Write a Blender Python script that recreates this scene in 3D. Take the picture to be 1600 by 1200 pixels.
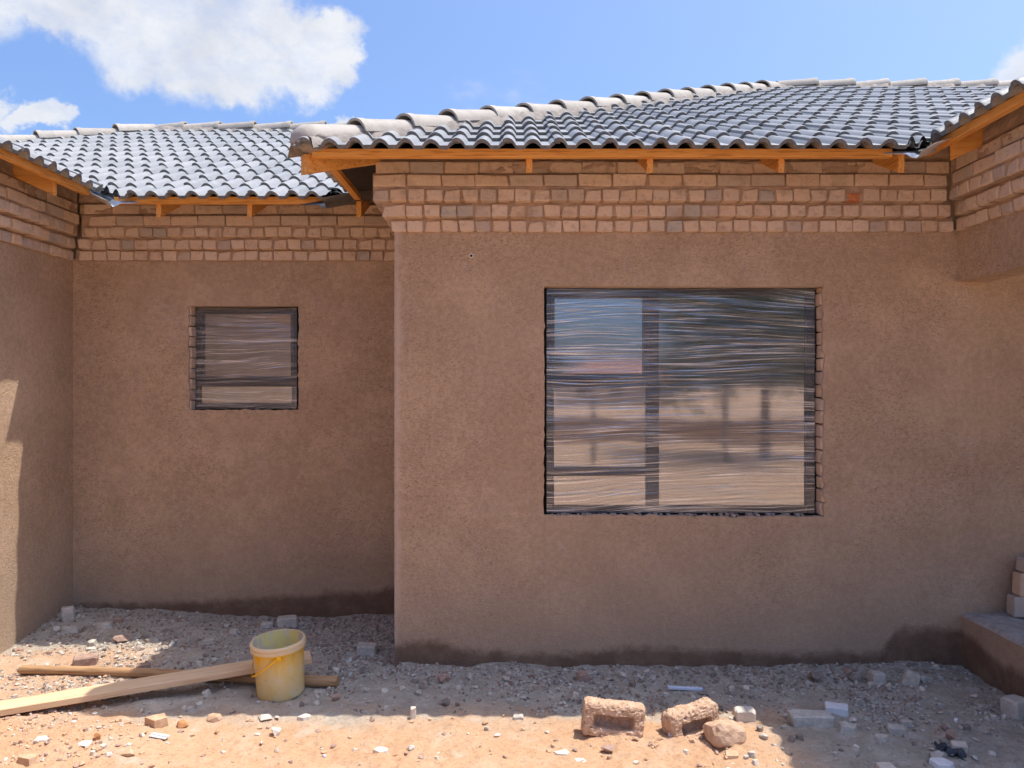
import bpy, bmesh, math, random
import numpy as np
from mathutils import Vector, Matrix, noise as mnoise

random.seed(7); RNG = np.random.default_rng(11)
sc = bpy.context.scene
for o in list(bpy.data.objects):
    bpy.data.objects.remove(o)
COL = sc.collection

# ------------------------------------------------------------------ camera
F, ZC = 1202.0, 1.885                     # focal length in photo pixels, eye height
cd = bpy.data.cameras.new('camera'); cam = bpy.data.objects.new('camera', cd); COL.objects.link(cam)
cd.sensor_width = 36.0; cd.lens = F / 1600 * 36; cd.clip_start = 0.05; cd.clip_end = 3000
cam.location = (0, 0, ZC); cam.rotation_euler = (math.radians(90), 0, 0)
sc.camera = cam

# ------------------------------------------------------------------ light
SDX, SDY = 0.35, 0.045                    # shift of a shadow per metre of drop
sun_dir = Vector((SDX, SDY, 1)).normalized()
EL = math.asin(sun_dir.z); ROT = math.atan2(SDX, SDY)
SUN, SKY, EXPO = 2.42, 0.118, 1.20
sl = bpy.data.lights.new('sun', 'SUN'); sl.energy = SUN; sl.angle = math.radians(0.53); sl.color = (1, .94, .84)
so = bpy.data.objects.new('sun', sl); COL.objects.link(so)
so.rotation_euler = sun_dir.to_track_quat('Z', 'Y').to_euler(); so.location = (0, 0, 30)
sc.view_settings.view_transform = 'Standard'; sc.view_settings.look = 'None'
sc.view_settings.exposure = EXPO; sc.view_settings.gamma = 1; sc.view_settings.use_curve_mapping = False

world = bpy.data.worlds.new('World'); sc.world = world; world.use_nodes = True
def build_world():
    nt = world.node_tree; N = nt.nodes; L = nt.links; N.clear()
    out = N.new('ShaderNodeOutputWorld'); bg = N.new('ShaderNodeBackground'); bg.inputs['Strength'].default_value = SKY
    sky = N.new('ShaderNodeTexSky'); sky.sky_type = 'NISHITA'; sky.sun_disc = False
    sky.sun_elevation = EL; sky.sun_rotation = ROT; sky.altitude = 0; sky.air_density = .88; sky.dust_density = 3.8; sky.ozone_density = 10.0
    tc = N.new('ShaderNodeTexCoord')
    def vm(op, a, b=None):
        n = N.new('ShaderNodeVectorMath'); n.operation = op
        for i, v in enumerate((a, b)):
            if v is None: continue
            if isinstance(v, (tuple, Vector)): n.inputs[i].default_value = v
            else: L.new(v, n.inputs[i])
        return n
    def mt(op, a, b=None, clamp=False):
        n = N.new('ShaderNodeMath'); n.operation = op; n.use_clamp = clamp
        for i, v in enumerate((a, b)):
            if v is None: continue
            if isinstance(v, (int, float)): n.inputs[i].default_value = v
            else: L.new(v, n.inputs[i])
        return n.outputs[0]
    def noise(scale, detail, rough, vec):
        n = N.new('ShaderNodeTexNoise'); n.inputs['Scale'].default_value = scale
        n.inputs['Detail'].default_value = detail; n.inputs['Roughness'].default_value = rough; L.new(vec, n.inputs['Vector']); return n
    d = tc.outputs['Generated']
    n1 = noise(9, 6, .62, d)
    w = vm('MULTIPLY', vm('SUBTRACT', n1.outputs['Color'], (.5, .5, .5)).outputs[0], (.13, .13, .13)).outputs[0]
    dp = vm('ADD', d, w).outputs[0]
    blobs = [(40, -12, 62), (110, -2, 66), (205, 38, 86), (300, 58, 92), (385, 78, 82), (465, 92, 62), (525, 72, 44), (355, 112, 56),
             (5, 190, 36), (72, 188, 24), (1640, 110, 58), (545, 200, 26), (1570, 135, 26), (-140, -90, 130), (-330, 120, 120)]
    acc = None
    for px, py, r in blobs:
        c = Vector(((px - 800) / F, 1, (600 - py) / F)); ln = c.length; c.normalize()
        q = vm('DISTANCE', dp, c).outputs['Value']
        v = mt('DIVIDE', q, r / F / ln * 1.08)
        acc = v if acc is None else mt('SMOOTH_MIN', acc, v) if False else mt('MINIMUM', acc, v)
    mr = N.new('ShaderNodeMapRange'); mr.interpolation_type = 'SMOOTHSTEP'
    mr.inputs['From Min'].default_value = 1.20; mr.inputs['From Max'].default_value = .74
    L.new(acc, mr.inputs['Value'])
    # fair-weather clouds over the rest of the dome
    n2 = noise(2.3, 7, .58, vm('ADD', vm('MULTIPLY', d, (1, 1, 2.2)).outputs[0], (3.1, 7.7, 1.3)).outputs[0])
    m2 = N.new('ShaderNodeMapRange'); m2.interpolation_type = 'SMOOTHSTEP'
    m2.inputs['From Min'].default_value = .60; m2.inputs['From Max'].default_value = .76
    L.new(n2.outputs['Fac'], m2.inputs['Value'])
    wisp = noise(14, 8, .7, vm('MULTIPLY', d, (1.0, 1, 1.6)).outputs[0])
    thick = mt('MULTIPLY', mr.outputs[0], mt('ADD', mt('MULTIPLY', wisp.outputs['Fac'], 1.2), .30), True)
    fac = mt('MAXIMUM', thick, m2.outputs[0])
    fac = mt('MULTIPLY', fac, .93)
    shade = noise(16, 5, .55, d)
    cr = N.new('ShaderNodeValToRGB'); L.new(shade.outputs['Fac'], cr.inputs[0])
    cr.color_ramp.elements[0].position = .34; cr.color_ramp.elements[0].color = (2.75, 2.85, 3.1, 1)
    cr.color_ramp.elements[1].position = .62; cr.color_ramp.elements[1].color = (3.4, 3.45, 3.55, 1)
    mix = N.new('ShaderNodeMix'); mix.data_type = 'RGBA'
    L.new(fac, mix.inputs['Factor']); L.new(sky.outputs[0], mix.inputs['A']); L.new(cr.outputs[0], mix.inputs['B'])
    L.new(mix.outputs['Result'], bg.inputs['Color']); L.new(bg.outputs[0], out.inputs['Surface'])
build_world()

# ------------------------------------------------------------------ helpers
_LAT = {}
def lattice(seed, n=512):
    if seed not in _LAT: _LAT[seed] = np.random.default_rng(seed).random((n, n))
    return _LAT[seed]
def vnoise(x, y, seed=0):
    T = lattice(seed); n = T.shape[0]
    xi = np.floor(x).astype(int); yi = np.floor(y).astype(int); fx = x - xi; fy = y - yi
    fx = fx * fx * (3 - 2 * fx); fy = fy * fy * (3 - 2 * fy)
    a = T[xi % n, yi % n]; b = T[(xi + 1) % n, yi % n]; c = T[xi % n, (yi + 1) % n]; e = T[(xi + 1) % n, (yi + 1) % n]
    return (a * (1 - fx) + b * fx) * (1 - fy) + (c * (1 - fx) + e * fx) * fy - .5
def fbm(x, y, seed=0, octv=4):
    s = 0; a = 1.0
    for k in range(octv):
        s = s + a * vnoise(x * 2 ** k + 17.3 * k, y * 2 ** k + 9.1 * k, seed + k); a *= .5
    return s

def ground_h(x, y):
    x = np.asarray(x, float); y = np.asarray(y, float)
    near = np.exp(-(np.maximum(0, np.hypot(x, y - 4.5) - 5.5) / 2.5) ** 2)
    h = .05 * fbm(x * 1.1 + 40, y * 1.1 + 40, 3, 3)
    rough = .35 + .9 * np.clip(vnoise(x * 1.3 + 70, y * 1.3 + 70, 21) + .5, 0, 1)
    h = h + near * rough * (.026 * fbm(x * 7 + 90, y * 7 + 90, 5, 3) + .017 * fbm(x * 24 + 90, y * 24 + 90, 9, 3))
    def mound(cx, cy, rx, ry, a):
        return a * np.exp(-(((x - cx) / rx) ** 2 + ((y - cy) / ry) ** 2))
    h = h + mound(-2.45, 4.0, .55, .25, .06) + mound(1.25, 4.05, .30, .22, .05) + mound(.62, 4.12, .30, .16, .025)
    h = h + mound(-3.4, 6.15, .5, .35, .07) + mound(-2.3, 5.25, .45, .22, .05) + mound(-1.7, 3.72, .5, .2, .035)
    h = h + .03 * np.exp(-((y - 5.1) / .12) ** 2) * (x > -.75) * (.5 + vnoise(x * 3 + 50, y * 0 + 2, 31))
    return h
def gh(x, y):
    return float(ground_h(np.array([x]), np.array([y]))[0])
def gp(px, py):
    """ground point seen at photo pixel"""
    h = 0.0
    for _ in range(6):
        d = (ZC - h) * F / (py - 600); x = (px - 800) * d / F; h = gh(x, d)
    return Vector((x, d, h))

def new_mesh(name, verts, faces, mat=None, smooth=False):
    me = bpy.data.meshes.new(name); me.from_pydata([tuple(v) for v in verts], [], [tuple(f) for f in faces]); me.update()
    if mat: me.materials.append(mat)
    if smooth: me.polygons.foreach_set('use_smooth', [True] * len(me.polygons))
    return me
def link(name, me, parent=None, loc=None, kind=None, label=None, cat=None, group=None):
    o = bpy.data.objects.new(name, me); COL.objects.link(o)
    if loc is not None: o.location = loc
    if parent is not None:
        o.parent = parent; o.matrix_parent_inverse = Matrix.Translation(-Vector(parent.location)) if parent.parent is None else Matrix.Identity(4)
    if kind: o['kind'] = kind
    if label: o['label'] = label
    if cat: o['category'] = cat
    if group: o['group'] = group
    return o
def child(name, me, parent):
    """child whose mesh is written in the parent's own space"""
    o = bpy.data.objects.new(name, me); COL.objects.link(o); o.parent = parent; return o
def bm_mesh(name, bm, mat=None, smooth=False):
    me = bpy.data.meshes.new(name); bmesh.ops.recalc_face_normals(bm, faces=bm.faces); bm.to_mesh(me); bm.free()
    if mat: me.materials.append(mat)
    if smooth: me.polygons.foreach_set('use_smooth', [True] * len(me.polygons))
    return me
def add_box(bm, lo, hi, bev=0, M=None):
    c = [(a + b) / 2 for a, b in zip(lo, hi)]; s = [b - a for a, b in zip(lo, hi)]
    mat = Matrix.Translation(c) @ Matrix.Diagonal((*s, 1))
    if M is not None: mat = M @ mat
    r = bmesh.ops.create_cube(bm, size=1, matrix=mat)
    if bev:
        es = {e for v in r['verts'] for e in v.link_edges}
        bmesh.ops.bevel(bm, geom=list(es), offset=bev, segments=1, affect='EDGES', profile=.5)
    return r
def box_mesh(name, lo, hi, mat, bev=0, M=None):
    bm = bmesh.new(); add_box(bm, lo, hi, bev, M); return bm_mesh(name, bm, mat)

# ------------------------------------------------------------------ materials
class NT:
    def __init__(s, name):
        s.m = bpy.data.materials.new(name); s.m.use_nodes = True; s.t = s.m.node_tree; s.N = s.t.nodes; s.L = s.t.links
        s.b = s.N.get('Principled BSDF'); s.out = s.N.get('Material Output')
    def set(s, sock, v):
        if v is None: return
        if hasattr(v, 'is_linked') or isinstance(v, bpy.types.NodeSocket): s.L.new(v, sock)
        else:
            if isinstance(v, (tuple, list)) and len(v) == 3 and sock.type == 'RGBA': v = (*v, 1)
            sock.default_value = v
    def coord(s, kind='Object'):
        return s.N.new('ShaderNodeTexCoord').outputs[kind]
    def pos(s):
        return s.N.new('ShaderNodeNewGeometry').outputs['Position']
    def mapping(s, vec, scale=(1, 1, 1), loc=(0, 0, 0), rot=(0, 0, 0)):
        n = s.N.new('ShaderNodeMapping'); s.L.new(vec, n.inputs[0]); n.inputs['Scale'].default_value = scale
        n.inputs['Location'].default_value = loc; n.inputs['Rotation'].default_value = rot; return n.outputs[0]
    def noise(s, vec, scale, detail=4, rough=.55, dist=0, out='Fac'):
        n = s.N.new('ShaderNodeTexNoise'); s.L.new(vec, n.inputs['Vector'])
        for k, v in (('Scale', scale), ('Detail', detail), ('Roughness', rough), ('Distortion', dist)): n.inputs[k].default_value = v
        return n.outputs[out]
    def voronoi(s, vec, scale, out='Distance', feature='F1'):
        n = s.N.new('ShaderNodeTexVoronoi'); n.feature = feature; s.L.new(vec, n.inputs['Vector']); n.inputs['Scale'].default_value = scale
        return n.outputs[out]
    def ramp(s, v, stops, interp='LINEAR'):
        n = s.N.new('ShaderNodeValToRGB'); s.L.new(v, n.inputs[0]); cr = n.color_ramp; cr.interpolation = interp
        while len(cr.elements) < len(stops): cr.elements.new(.5)
        for e, (p, c) in zip(cr.elements, stops):
            e.position = p; e.color = (c, c, c, 1) if isinstance(c, (int, float)) else (*c, 1)
        return n.outputs[0]
    def mix(s, f, a, b, mode='MIX'):
        n = s.N.new('ShaderNodeMix'); n.data_type = 'RGBA'; n.blend_type = mode
        s.set(n.inputs['Factor'], f); s.set(n.inputs['A'], a); s.set(n.inputs['B'], b); return n.outputs['Result']
    def math(s, op, a, b=None, clamp=False):
        n = s.N.new('ShaderNodeMath'); n.operation = op; n.use_clamp = clamp; s.set(n.inputs[0], a); s.set(n.inputs[1], b); return n.outputs[0]
    def range(s, v, a, b, c=0., d=1., smooth=True):
        n = s.N.new('ShaderNodeMapRange'); n.interpolation_type = 'SMOOTHSTEP' if smooth else 'LINEAR'
        s.L.new(v, n.inputs['Value']); n.inputs['From Min'].default_value = a; n.inputs['From Max'].default_value = b
        n.inputs['To Min'].default_value = c; n.inputs['To Max'].default_value = d; return n.outputs[0]
    def sep(s, vec):
        n = s.N.new('ShaderNodeSeparateXYZ'); s.L.new(vec, n.inputs[0]); return n.outputs
    def rnd(s):
        return s.N.new('ShaderNodeObjectInfo').outputs['Random']
    def bump(s, h, strength, dist, prev=None):
        n = s.N.new('ShaderNodeBump'); s.L.new(h, n.inputs['Height']); n.inputs['Strength'].default_value = strength; n.inputs['Distance'].default_value = dist
        if prev is not None: s.L.new(prev, n.inputs['Normal'])
        return n.outputs[0]
    def done(s, color=None, rough=.9, normal=None, spec=.3, metal=0.):
        s.set(s.b.inputs['Base Color'], color); s.set(s.b.inputs['Roughness'], rough); s.set(s.b.inputs['Specular IOR Level'], spec)
        s.set(s.b.inputs['Metallic'], metal)
        if normal is not None: s.L.new(normal, s.b.inputs['Normal'])
        return s.m

def mat_plaster(name, damp_stops=None, x0=-.8, x1=3.0, axis=0, worn=None):
    t = NT(name); p = t.pos()
    big = t.noise(p, 1.3, 4, .6); mid = t.noise(p, 7, 5, .65); fine = t.noise(t.mapping(p, (.75, .75, 1.25)), 72, 4, .75)
    col = t.mix(t.range(big, .32, .7), (.635, .44, .288), (.70, .50, .34))
    cl = t.noise(t.mapping(p, loc=(1, 4, 3)), 2.6, 5, .62)
    col = t.mix(t.range(cl, .42, .62, .45, 0), col, (.48, .325, .212))
    col = t.mix(t.range(mid, .54, .72, 0, .6), col, (.60, .43, .33))
    # dusty pale scuffs
    sc1 = t.math('MULTIPLY', t.range(t.noise(t.mapping(p, loc=(9, 3, 4)), 2.1, 3, .6), .58, .72), t.range(t.noise(p, 24, 4, .7), .45, .66))
    col = t.mix(t.math('MULTIPLY', sc1, .85), col, (.66, .51, .41))
    # small splashes
    sp = t.range(t.voronoi(t.mapping(p, (1, 1, .7)), 3.4), .018, .042, 1, 0)
    col = t.mix(t.math('MULTIPLY', sp, .75), col, (.62, .50, .42))
    patch = t.range(t.noise(t.mapping(p, loc=(5, 2, 8)), 1.5, 5, .65), .36, .64, .12, 1)
    col = t.mix(t.math('MULTIPLY', patch, t.range(fine, .30, .50, .82, 0)), col, (.19, .12, .08))  # dark flecks: grime plus the shade of pits put into the colour
    col = t.mix(t.range(fine, .56, .72, 0, .55), col, (.74, .57, .45))
    col = t.mix(t.range(t.noise(t.mapping(p, loc=(2, 6, 1)), 26, 5, .7), .40, .60, .28, 0), col, (.33, .22, .15))
    # cement greyness low on the wall
    z = t.sep(p)[2]
    lowf = t.range(t.math('ADD', z, t.math('MULTIPLY', big, .9)), .5, 1.6, .5, 0)
    col = t.mix(lowf, col, (.45, .35, .275))
    r = .92
    if worn is not None:                       # dusty, rubbed plaster along the exposed corner
        wx = t.math('SUBTRACT', t.sep(p)[0], worn)
        wn = t.math('ADD', wx, t.math('MULTIPLY', t.math('SUBTRACT', t.noise(p, 6, 5, .7), .5), .12))
        col = t.mix(t.range(wn, .0, .06, .7, 0), col, (.70, .54, .43))
    if damp_stops:
        xx = t.range(t.sep(p)[axis], x0, x1, 0, 1, False)
        hgt = t.math('MULTIPLY', t.ramp(xx, damp_stops, 'EASE'), .3)
        wob = t.math('MULTIPLY', t.math('SUBTRACT', t.noise(p, 8, 7, .7), .5), .15)
        dz = t.math('SUBTRACT', t.math('ADD', z, wob), hgt)
        damp = t.math('MULTIPLY', t.range(dz, -.03, .045, 1, 0), t.range(t.noise(p, 6, 5, .7), .25, .6, .66, 1))
        col = t.mix(t.math('MULTIPLY', damp, .93), col, t.mix(mid, (.165, .10, .066), (.225, .142, .098)))
    nb = t.bump(t.noise(p, 60, 4, .78), .9, .02)
    nb = t.bump(t.noise(t.mapping(p, (1, 1, 1.5)), 190, 2, .6), .6, .006, nb)
    return t.done(col, r, nb, .2)

M = {}
M['plaster'] = mat_plaster('plaster_front', [(0, .50), (.08, .56), (.13, .36), (.26, .26), (.44, .40), (.58, .33), (.70, .30), (.845, .30), (.90, .85), (1, .8)], -.8, 3.0, worn=-.779)
M['plaster_recess'] = mat_plaster('plaster_recess', [(0, .20), (.3, .28), (.55, .40), (.8, .55), (1, .7)], -3.61, -.78)
M['plaster_side'] = mat_plaster('plaster_side')
M['plaster_step'] = mat_plaster('plaster_step', [(0, .5), (.5, .5), (.80, .55), (1, .8)], 2.9, 5.1, 1)
def mat_plaster_edge():
    t = NT('plaster_broken_edge'); p = t.pos()
    col = t.mix(t.noise(p, 40, 4, .6), (.42, .28, .21), (.62, .47, .38))
    return t.done(col, .95, t.bump(t.noise(p, 120, 3, .7), .8, .01), .15)
M['edge'] = mat_plaster_edge()

def mat_brick(name, c1, c2, cd):
    t = NT(name); o = t.coord(); p = t.pos(); r = t.rnd()
    col = t.mix(r, c1, c2)
    col = t.mix(t.range(t.math('FRACT', t.math('MULTIPLY', r, 7.31)), .78, .95, 0, .6), col, (.47, .40, .36))
    col = t.mix(t.range(t.noise(p, 26, 5, .7), .50, .74, 0, .75), col, cd)
    col = t.mix(t.range(t.noise(p, 5, 4, .6), .55, .72, 0, .42), col, (.30, .19, .13))
    col = t.mix(t.range(t.noise(p, 160, 2, .6), .60, .72, 0, .5), col, (.62, .50, .40))
    nb = t.bump(t.noise(p, 55, 5, .8), .95, .014)
    return t.done(col, .93, nb, .2)
M['brick'] = mat_brick('cement_brick', (.73, .53, .38), (.79, .61, .465), (.48, .325, .215))
M['brick_grey'] = mat_brick('cement_brick_grey', (.52, .44, .37), (.58, .50, .42), (.38, .31, .25))
def simple(name, c1, c2, scale=20, rough=.9, bump=.4, bscale=80, spec=.25, metal=0, bd=.006):
    t = NT(name); p = t.pos()
    col = t.mix(t.range(t.noise(p, scale, 5, .65), .3, .7), c1, c2)
    return t.done(col, rough, t.bump(t.noise(p, bscale, 4, .7), bump, bd) if bump else None, spec, metal)
M['brick_core'] = simple('brick_raw_core', (.62, .20, .07), (.40, .17, .09), 40)
M['mortar'] = simple('mortar', (.38, .255, .18), (.50, .355, .26), 14, .95, .8, 70, .15)
M['bedding'] = simple('ridge_mortar', (.24, .21, .18), (.36, .32, .28), 22, .95, .8, 90, .15)

def mat_tile():
    t = NT('roof_tile_grey'); p = t.pos(); r = t.rnd()
    col = t.mix(r, (.235, .24, .24), (.31, .31, .305))
    col = t.mix(t.range(t.noise(p, 11, 5, .65), .5, .75, 0, .45), col, (.42, .42, .41))
    col = t.mix(t.range(t.noise(p, 45, 4, .7), .60, .74, 0, .6), col, (.20, .20, .20))
    ro = t.range(t.noise(p, 30, 3, .6), .3, .7, .30, .46)
    return t.done(col, ro, t.bump(t.noise(p, 130, 3, .6), .3, .004), .32)
M['tile'] = mat_tile()
M['tile_edge'] = simple('roof_tile_shade_edge', (.115, .118, .115), (.19, .19, .185), 30, .85, .5, 120, .2)  # front lips darker than the face: their shade is put into the colour
def mat_ridge():
    t = NT('ridge_tile_concrete'); p = t.pos(); r = t.rnd()
    col = t.mix(r, (.35, .315, .27), (.45, .41, .355))
    col = t.mix(t.range(t.noise(p, 9, 5, .7), .45, .7, 0, .7), col, (.29, .265, .23))
    col = t.mix(t.range(t.noise(p, 40, 4, .7), .58, .72, 0, .5), col, (.50, .46, .41))
    return t.done(col, .75, t.bump(t.noise(p, 90, 4, .7), .5, .006), .3)
M['ridge'] = mat_ridge()
M['added_underlay'] = simple('added_roof_underlay', (.035, .033, .033), (.06, .055, .05), 5, .6, .2, 20, .3)
M['metal'] = simple('galvanised_metal', (.66, .68, .70), (.76, .77, .78), 12, .33, .05, 40, .5, .6)
M['metal_dark'] = simple('galvanised_metal_shade', (.10, .095, .09), (.16, .15, .14), 12, .4, .1, 40, .5, .5)  # dark copy of the flashing metal, painting the shade on its underside

def mat_wood(name, c1, c2, cd, along, sc=1.0):
    t = NT(name); o = t.coord(); s = [30 * sc] * 3; s[along] = 1.6 * sc
    v = t.mapping(o, tuple(s))
    g = t.noise(v, 1.0, 4, .6, .6); g2 = t.noise(t.mapping(o, tuple(q * 2.7 for q in s)), 1.0, 3, .6)
    col = t.mix(t.range(g, .3, .7), c1, c2)
    col = t.mix(t.range(g2, .50, .66, 0, .8), col, cd)
    k = t.range(t.voronoi(t.mapping(o, tuple((2.2 if i == along else 9) for i in range(3))), 1.0), .05, .11, 1, 0)
    col = t.mix(t.math('MULTIPLY', k, .6), col, tuple(q * .35 for q in cd))
    col = t.mix(t.math('MULTIPLY', t.rnd(), .25), col, cd)
    return t.done(col, .62, t.bump(g2, .3, .004), .3)
for i, ax in enumerate('xyz'):
    M['pine_' + ax] = mat_wood('orange_pine_' + ax, (.84, .44, .13), (.74, .33, .075), (.46, .17, .032), i)
M['plank'] = mat_wood('raw_plank', (.76, .57, .38), (.70, .50, .31), (.56, .36, .20), 0)
M['pole'] = mat_wood('gum_pole', (.56, .35, .19), (.44, .26, .13), (.22, .12, .06), 0, .8)
M['frame'] = simple('charcoal_aluminium', (.009, .010, .012), (.014, .015, .018), 9, .42, .05, 30, .5)
M['gap'] = simple('gap_shade', (.02, .016, .013), (.05, .038, .03), 30, .95, .5, 70, .1)  # near-black colour standing in for shade in openings
M['interior'] = simple('interior_plaster', (.20, .15, .115), (.26, .19, .15), 5, .95, .2, 60, .1)

def mat_glass():
    t = NT('reflective_window_glass')
    tr = t.N.new('ShaderNodeBsdfTransparent'); tr.inputs[0].default_value = (.42, .45, .47, 1)
    gl = t.N.new('ShaderNodeBsdfGlossy'); gl.inputs['Roughness'].default_value = .05; gl.inputs['Color'].default_value = (.95, .97, 1, 1)
    fr = t.N.new('ShaderNodeFresnel'); fr.inputs['IOR'].default_value = 1.5
    f = t.math('ADD', t.math('MULTIPLY', fr.outputs[0], .8), .30, True)
    w = t.noise(t.pos(), 1.6, 2, .5); nb = t.bump(w, .08, .02); t.L.new(nb, gl.inputs['Normal'])
    mx = t.N.new('ShaderNodeMixShader'); t.L.new(f, mx.inputs[0]); t.L.new(tr.outputs[0], mx.inputs[1]); t.L.new(gl.outputs[0], mx.inputs[2])
    t.L.new(mx.outputs[0], t.out.inputs['Surface']); return t.m
M['glass'] = mat_glass()
def mat_film():
    t = NT('stretch_film'); p = t.pos()
    wv = t.noise(t.mapping(p, (.45, 1, 1.6)), 1.0, 2, .5, 0, 'Color')
    add = t.N.new('ShaderNodeVectorMath'); add.operation = 'MULTIPLY_ADD'
    t.L.new(wv, add.inputs[0]); add.inputs[1].default_value = (0, 0, .34); t.L.new(p, add.inputs[2])
    v = add.outputs[0]
    a = t.noise(t.mapping(v, (1.3, 1, 115)), 1, 4, .65); b = t.noise(t.mapping(v, (2.2, 1, 290)), 1, 2, .6)
    c = t.noise(t.mapping(p, (1.1, 1, 2.6)), 1.3, 3, .6)
    st = t.math('MULTIPLY', t.range(a, .42, .66), t.range(b, .36, .66))
    dens = t.range(c, .35, .60, .30, 1)
    st = t.math('MULTIPLY', st, dens)
    tr = t.N.new('ShaderNodeBsdfTransparent'); tr.inputs[0].default_value = (.95, .95, .96, 1)
    gl = t.N.new('ShaderNodeBsdfGlossy'); gl.inputs['Roughness'].default_value = .16; gl.inputs['Color'].default_value = (.93, .95, 1, 1)
    df = t.N.new('ShaderNodeBsdfDiffuse'); df.inputs['Color'].default_value = (.90, .92, .96, 1)
    m1 = t.N.new('ShaderNodeMixShader'); m1.inputs[0].default_value = .50
    t.L.new(gl.outputs[0], m1.inputs[1]); t.L.new(df.outputs[0], m1.inputs[2])
    f = t.math('ADD', t.math('MULTIPLY', st, .85), .065, True)
    mx = t.N.new('ShaderNodeMixShader'); t.L.new(f, mx.inputs[0]); t.L.new(tr.outputs[0], mx.inputs[1]); t.L.new(m1.outputs[0], mx.inputs[2])
    t.L.new(mx.outputs[0], t.out.inputs['Surface']); return t.m
M['film'] = mat_film()

def mat_ground():
    t = NT('builders_soil'); p = t.pos()
    big = t.noise(p, .9, 4, .6); mid = t.noise(p, 6, 5, .65); fine = t.noise(p, 45, 4, .75)
    col = t.mix(t.range(big, .3, .7), (.58, .345, .20), (.61, .39, .24))
    col = t.mix(t.range(mid, .45, .72, 0, .55), col, (.64, .47, .34))
    # dusty cement grey plus painted shade, masked to the cast shadows, uneven margin
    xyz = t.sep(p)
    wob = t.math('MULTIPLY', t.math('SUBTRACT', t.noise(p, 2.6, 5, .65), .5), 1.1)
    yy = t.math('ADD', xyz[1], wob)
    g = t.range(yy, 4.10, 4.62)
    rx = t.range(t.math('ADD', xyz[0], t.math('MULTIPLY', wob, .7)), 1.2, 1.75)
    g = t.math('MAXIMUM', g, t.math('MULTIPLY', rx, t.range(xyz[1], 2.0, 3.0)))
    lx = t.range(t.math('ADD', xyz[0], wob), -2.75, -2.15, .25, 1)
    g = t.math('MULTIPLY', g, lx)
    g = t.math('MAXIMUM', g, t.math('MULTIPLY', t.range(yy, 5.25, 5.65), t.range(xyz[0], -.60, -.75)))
    dust_shade = t.mix(t.range(mid, .35, .7), (.40, .365, .305), (.53, .485, .41))
    col = t.mix(t.math('MULTIPLY', g, .93), col, dust_shade)
    col = t.mix(t.range(fine, .30, .50, .55, 0), col, t.mix(g, (.30, .17, .10), (.19, .16, .14)))
    col = t.mix(t.range(t.noise(p, 95, 3, .7), .60, .74, 0, .6), col, t.mix(g, (.68, .52, .40), (.56, .51, .47)))
    ps = t.range(t.noise(t.mapping(p, loc=(4, 9, 0)), 3.0, 4, .6), .60, .70, 0, .6)
    col = t.mix(ps, col, (.60, .50, .41))
    nb = t.bump(t.noise(p, 38, 5, .75), .8, .02); nb = t.bump(t.noise(p, 150, 3, .7), .7, .006, nb)
    return t.done(col, .96, nb, .12)
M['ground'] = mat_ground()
def rubble(name, c1, c2, sc=25):
    return simple(name, c1, c2, sc, .95, .7, 110, .15)
M['r_grey'] = rubble('rubble_grey', (.44, .40, .345), (.62, .575, .505))
M['r_dark'] = rubble('rubble_dark', (.22, .18, .15), (.34, .285, .24))
M['r_pale'] = rubble('rubble_pale', (.58, .50, .42), (.70, .63, .55))
M['r_brown'] = rubble('rubble_brown', (.33, .215, .165), (.45, .32, .26))
M['r_orange'] = rubble('rubble_soil', (.50, .31, .19), (.62, .43, .29))
M['r_rust'] = rubble('rubble_rust', (.48, .21, .085), (.56, .30, .14))
M['r_white'] = rubble('rubble_white', (.72, .73, .75), (.82, .82, .82))
M['r_blue'] = simple('pale_plastic', (.58, .68, .86), (.66, .75, .90), 8, .4, .1, 30, .5)
M['r_navy'] = simple('dark_cloth', (.035, .042, .055), (.075, .085, .10), 14, .7, .4, 40, .3)

# ------------------------------------------------------------------ ground
def axis(parts):
    out = []
    for a, b, st in parts: out += list(np.arange(a, b, st))
    return np.array(out + [parts[-1][1]])
gx = axis([(-400, -60, 40), (-60, -14, 6), (-14, -5, .6), (-5, -3.7, .08), (-3.7, 3.4, .0135), (3.4, 5, .08), (5, 14, .6), (14, 60, 6), (60, 400, 40)])
gy = axis([(-400, -60, 40), (-60, -14, 6), (-14, 0, .6), (0, 3.2, .12), (3.2, 5.2, .0125), (5.2, 6.36, .014), (6.36, 8, .2), (8, 14, .6), (14, 60, 6), (60, 400, 40)])
X, Y = np.meshgrid(gx, gy, indexing='ij'); Z = ground_h(X, Y)
nx, ny = len(gx), len(gy)
V = np.stack([X.ravel(), Y.ravel(), Z.ravel()], 1)
I = (np.arange(nx - 1)[:, None] * ny + np.arange(ny - 1)[None, :]).ravel()
Fq = np.stack([I, I + ny, I + ny + 1, I + 1], 1)
me = bpy.data.meshes.new('ground'); me.vertices.add(len(V)); me.vertices.foreach_set('co', V.ravel().astype(np.float32))
me.loops.add(Fq.size); me.loops.foreach_set('vertex_index', Fq.ravel().astype(np.int32))
me.polygons.add(len(Fq)); me.polygons.foreach_set('loop_start', np.arange(0, Fq.size, 4).astype(np.int32))
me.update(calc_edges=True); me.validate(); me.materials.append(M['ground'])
me.polygons.foreach_set('use_smooth', [True] * len(me.polygons))
link('ground', me, kind='structure', label='sandy orange building plot strewn with grey rubble')

# ------------------------------------------------------------------ house
house = bpy.data.objects.new('house', None); COL.objects.link(house); house.location = (0, 9, 0)
house['label'] = 'unfinished brown plastered single-storey house under a grey tiled hip roof'; house['category'] = 'house'
def part(name, me, label=None, kind=None):
    return link(name, me, house, label=label, kind=kind)

YF, YB, XL, XB, XR = 5.115, 6.326, -3.61, -.779, 2.957
BZ = 2.895                                 # underside of the brick courses

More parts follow.
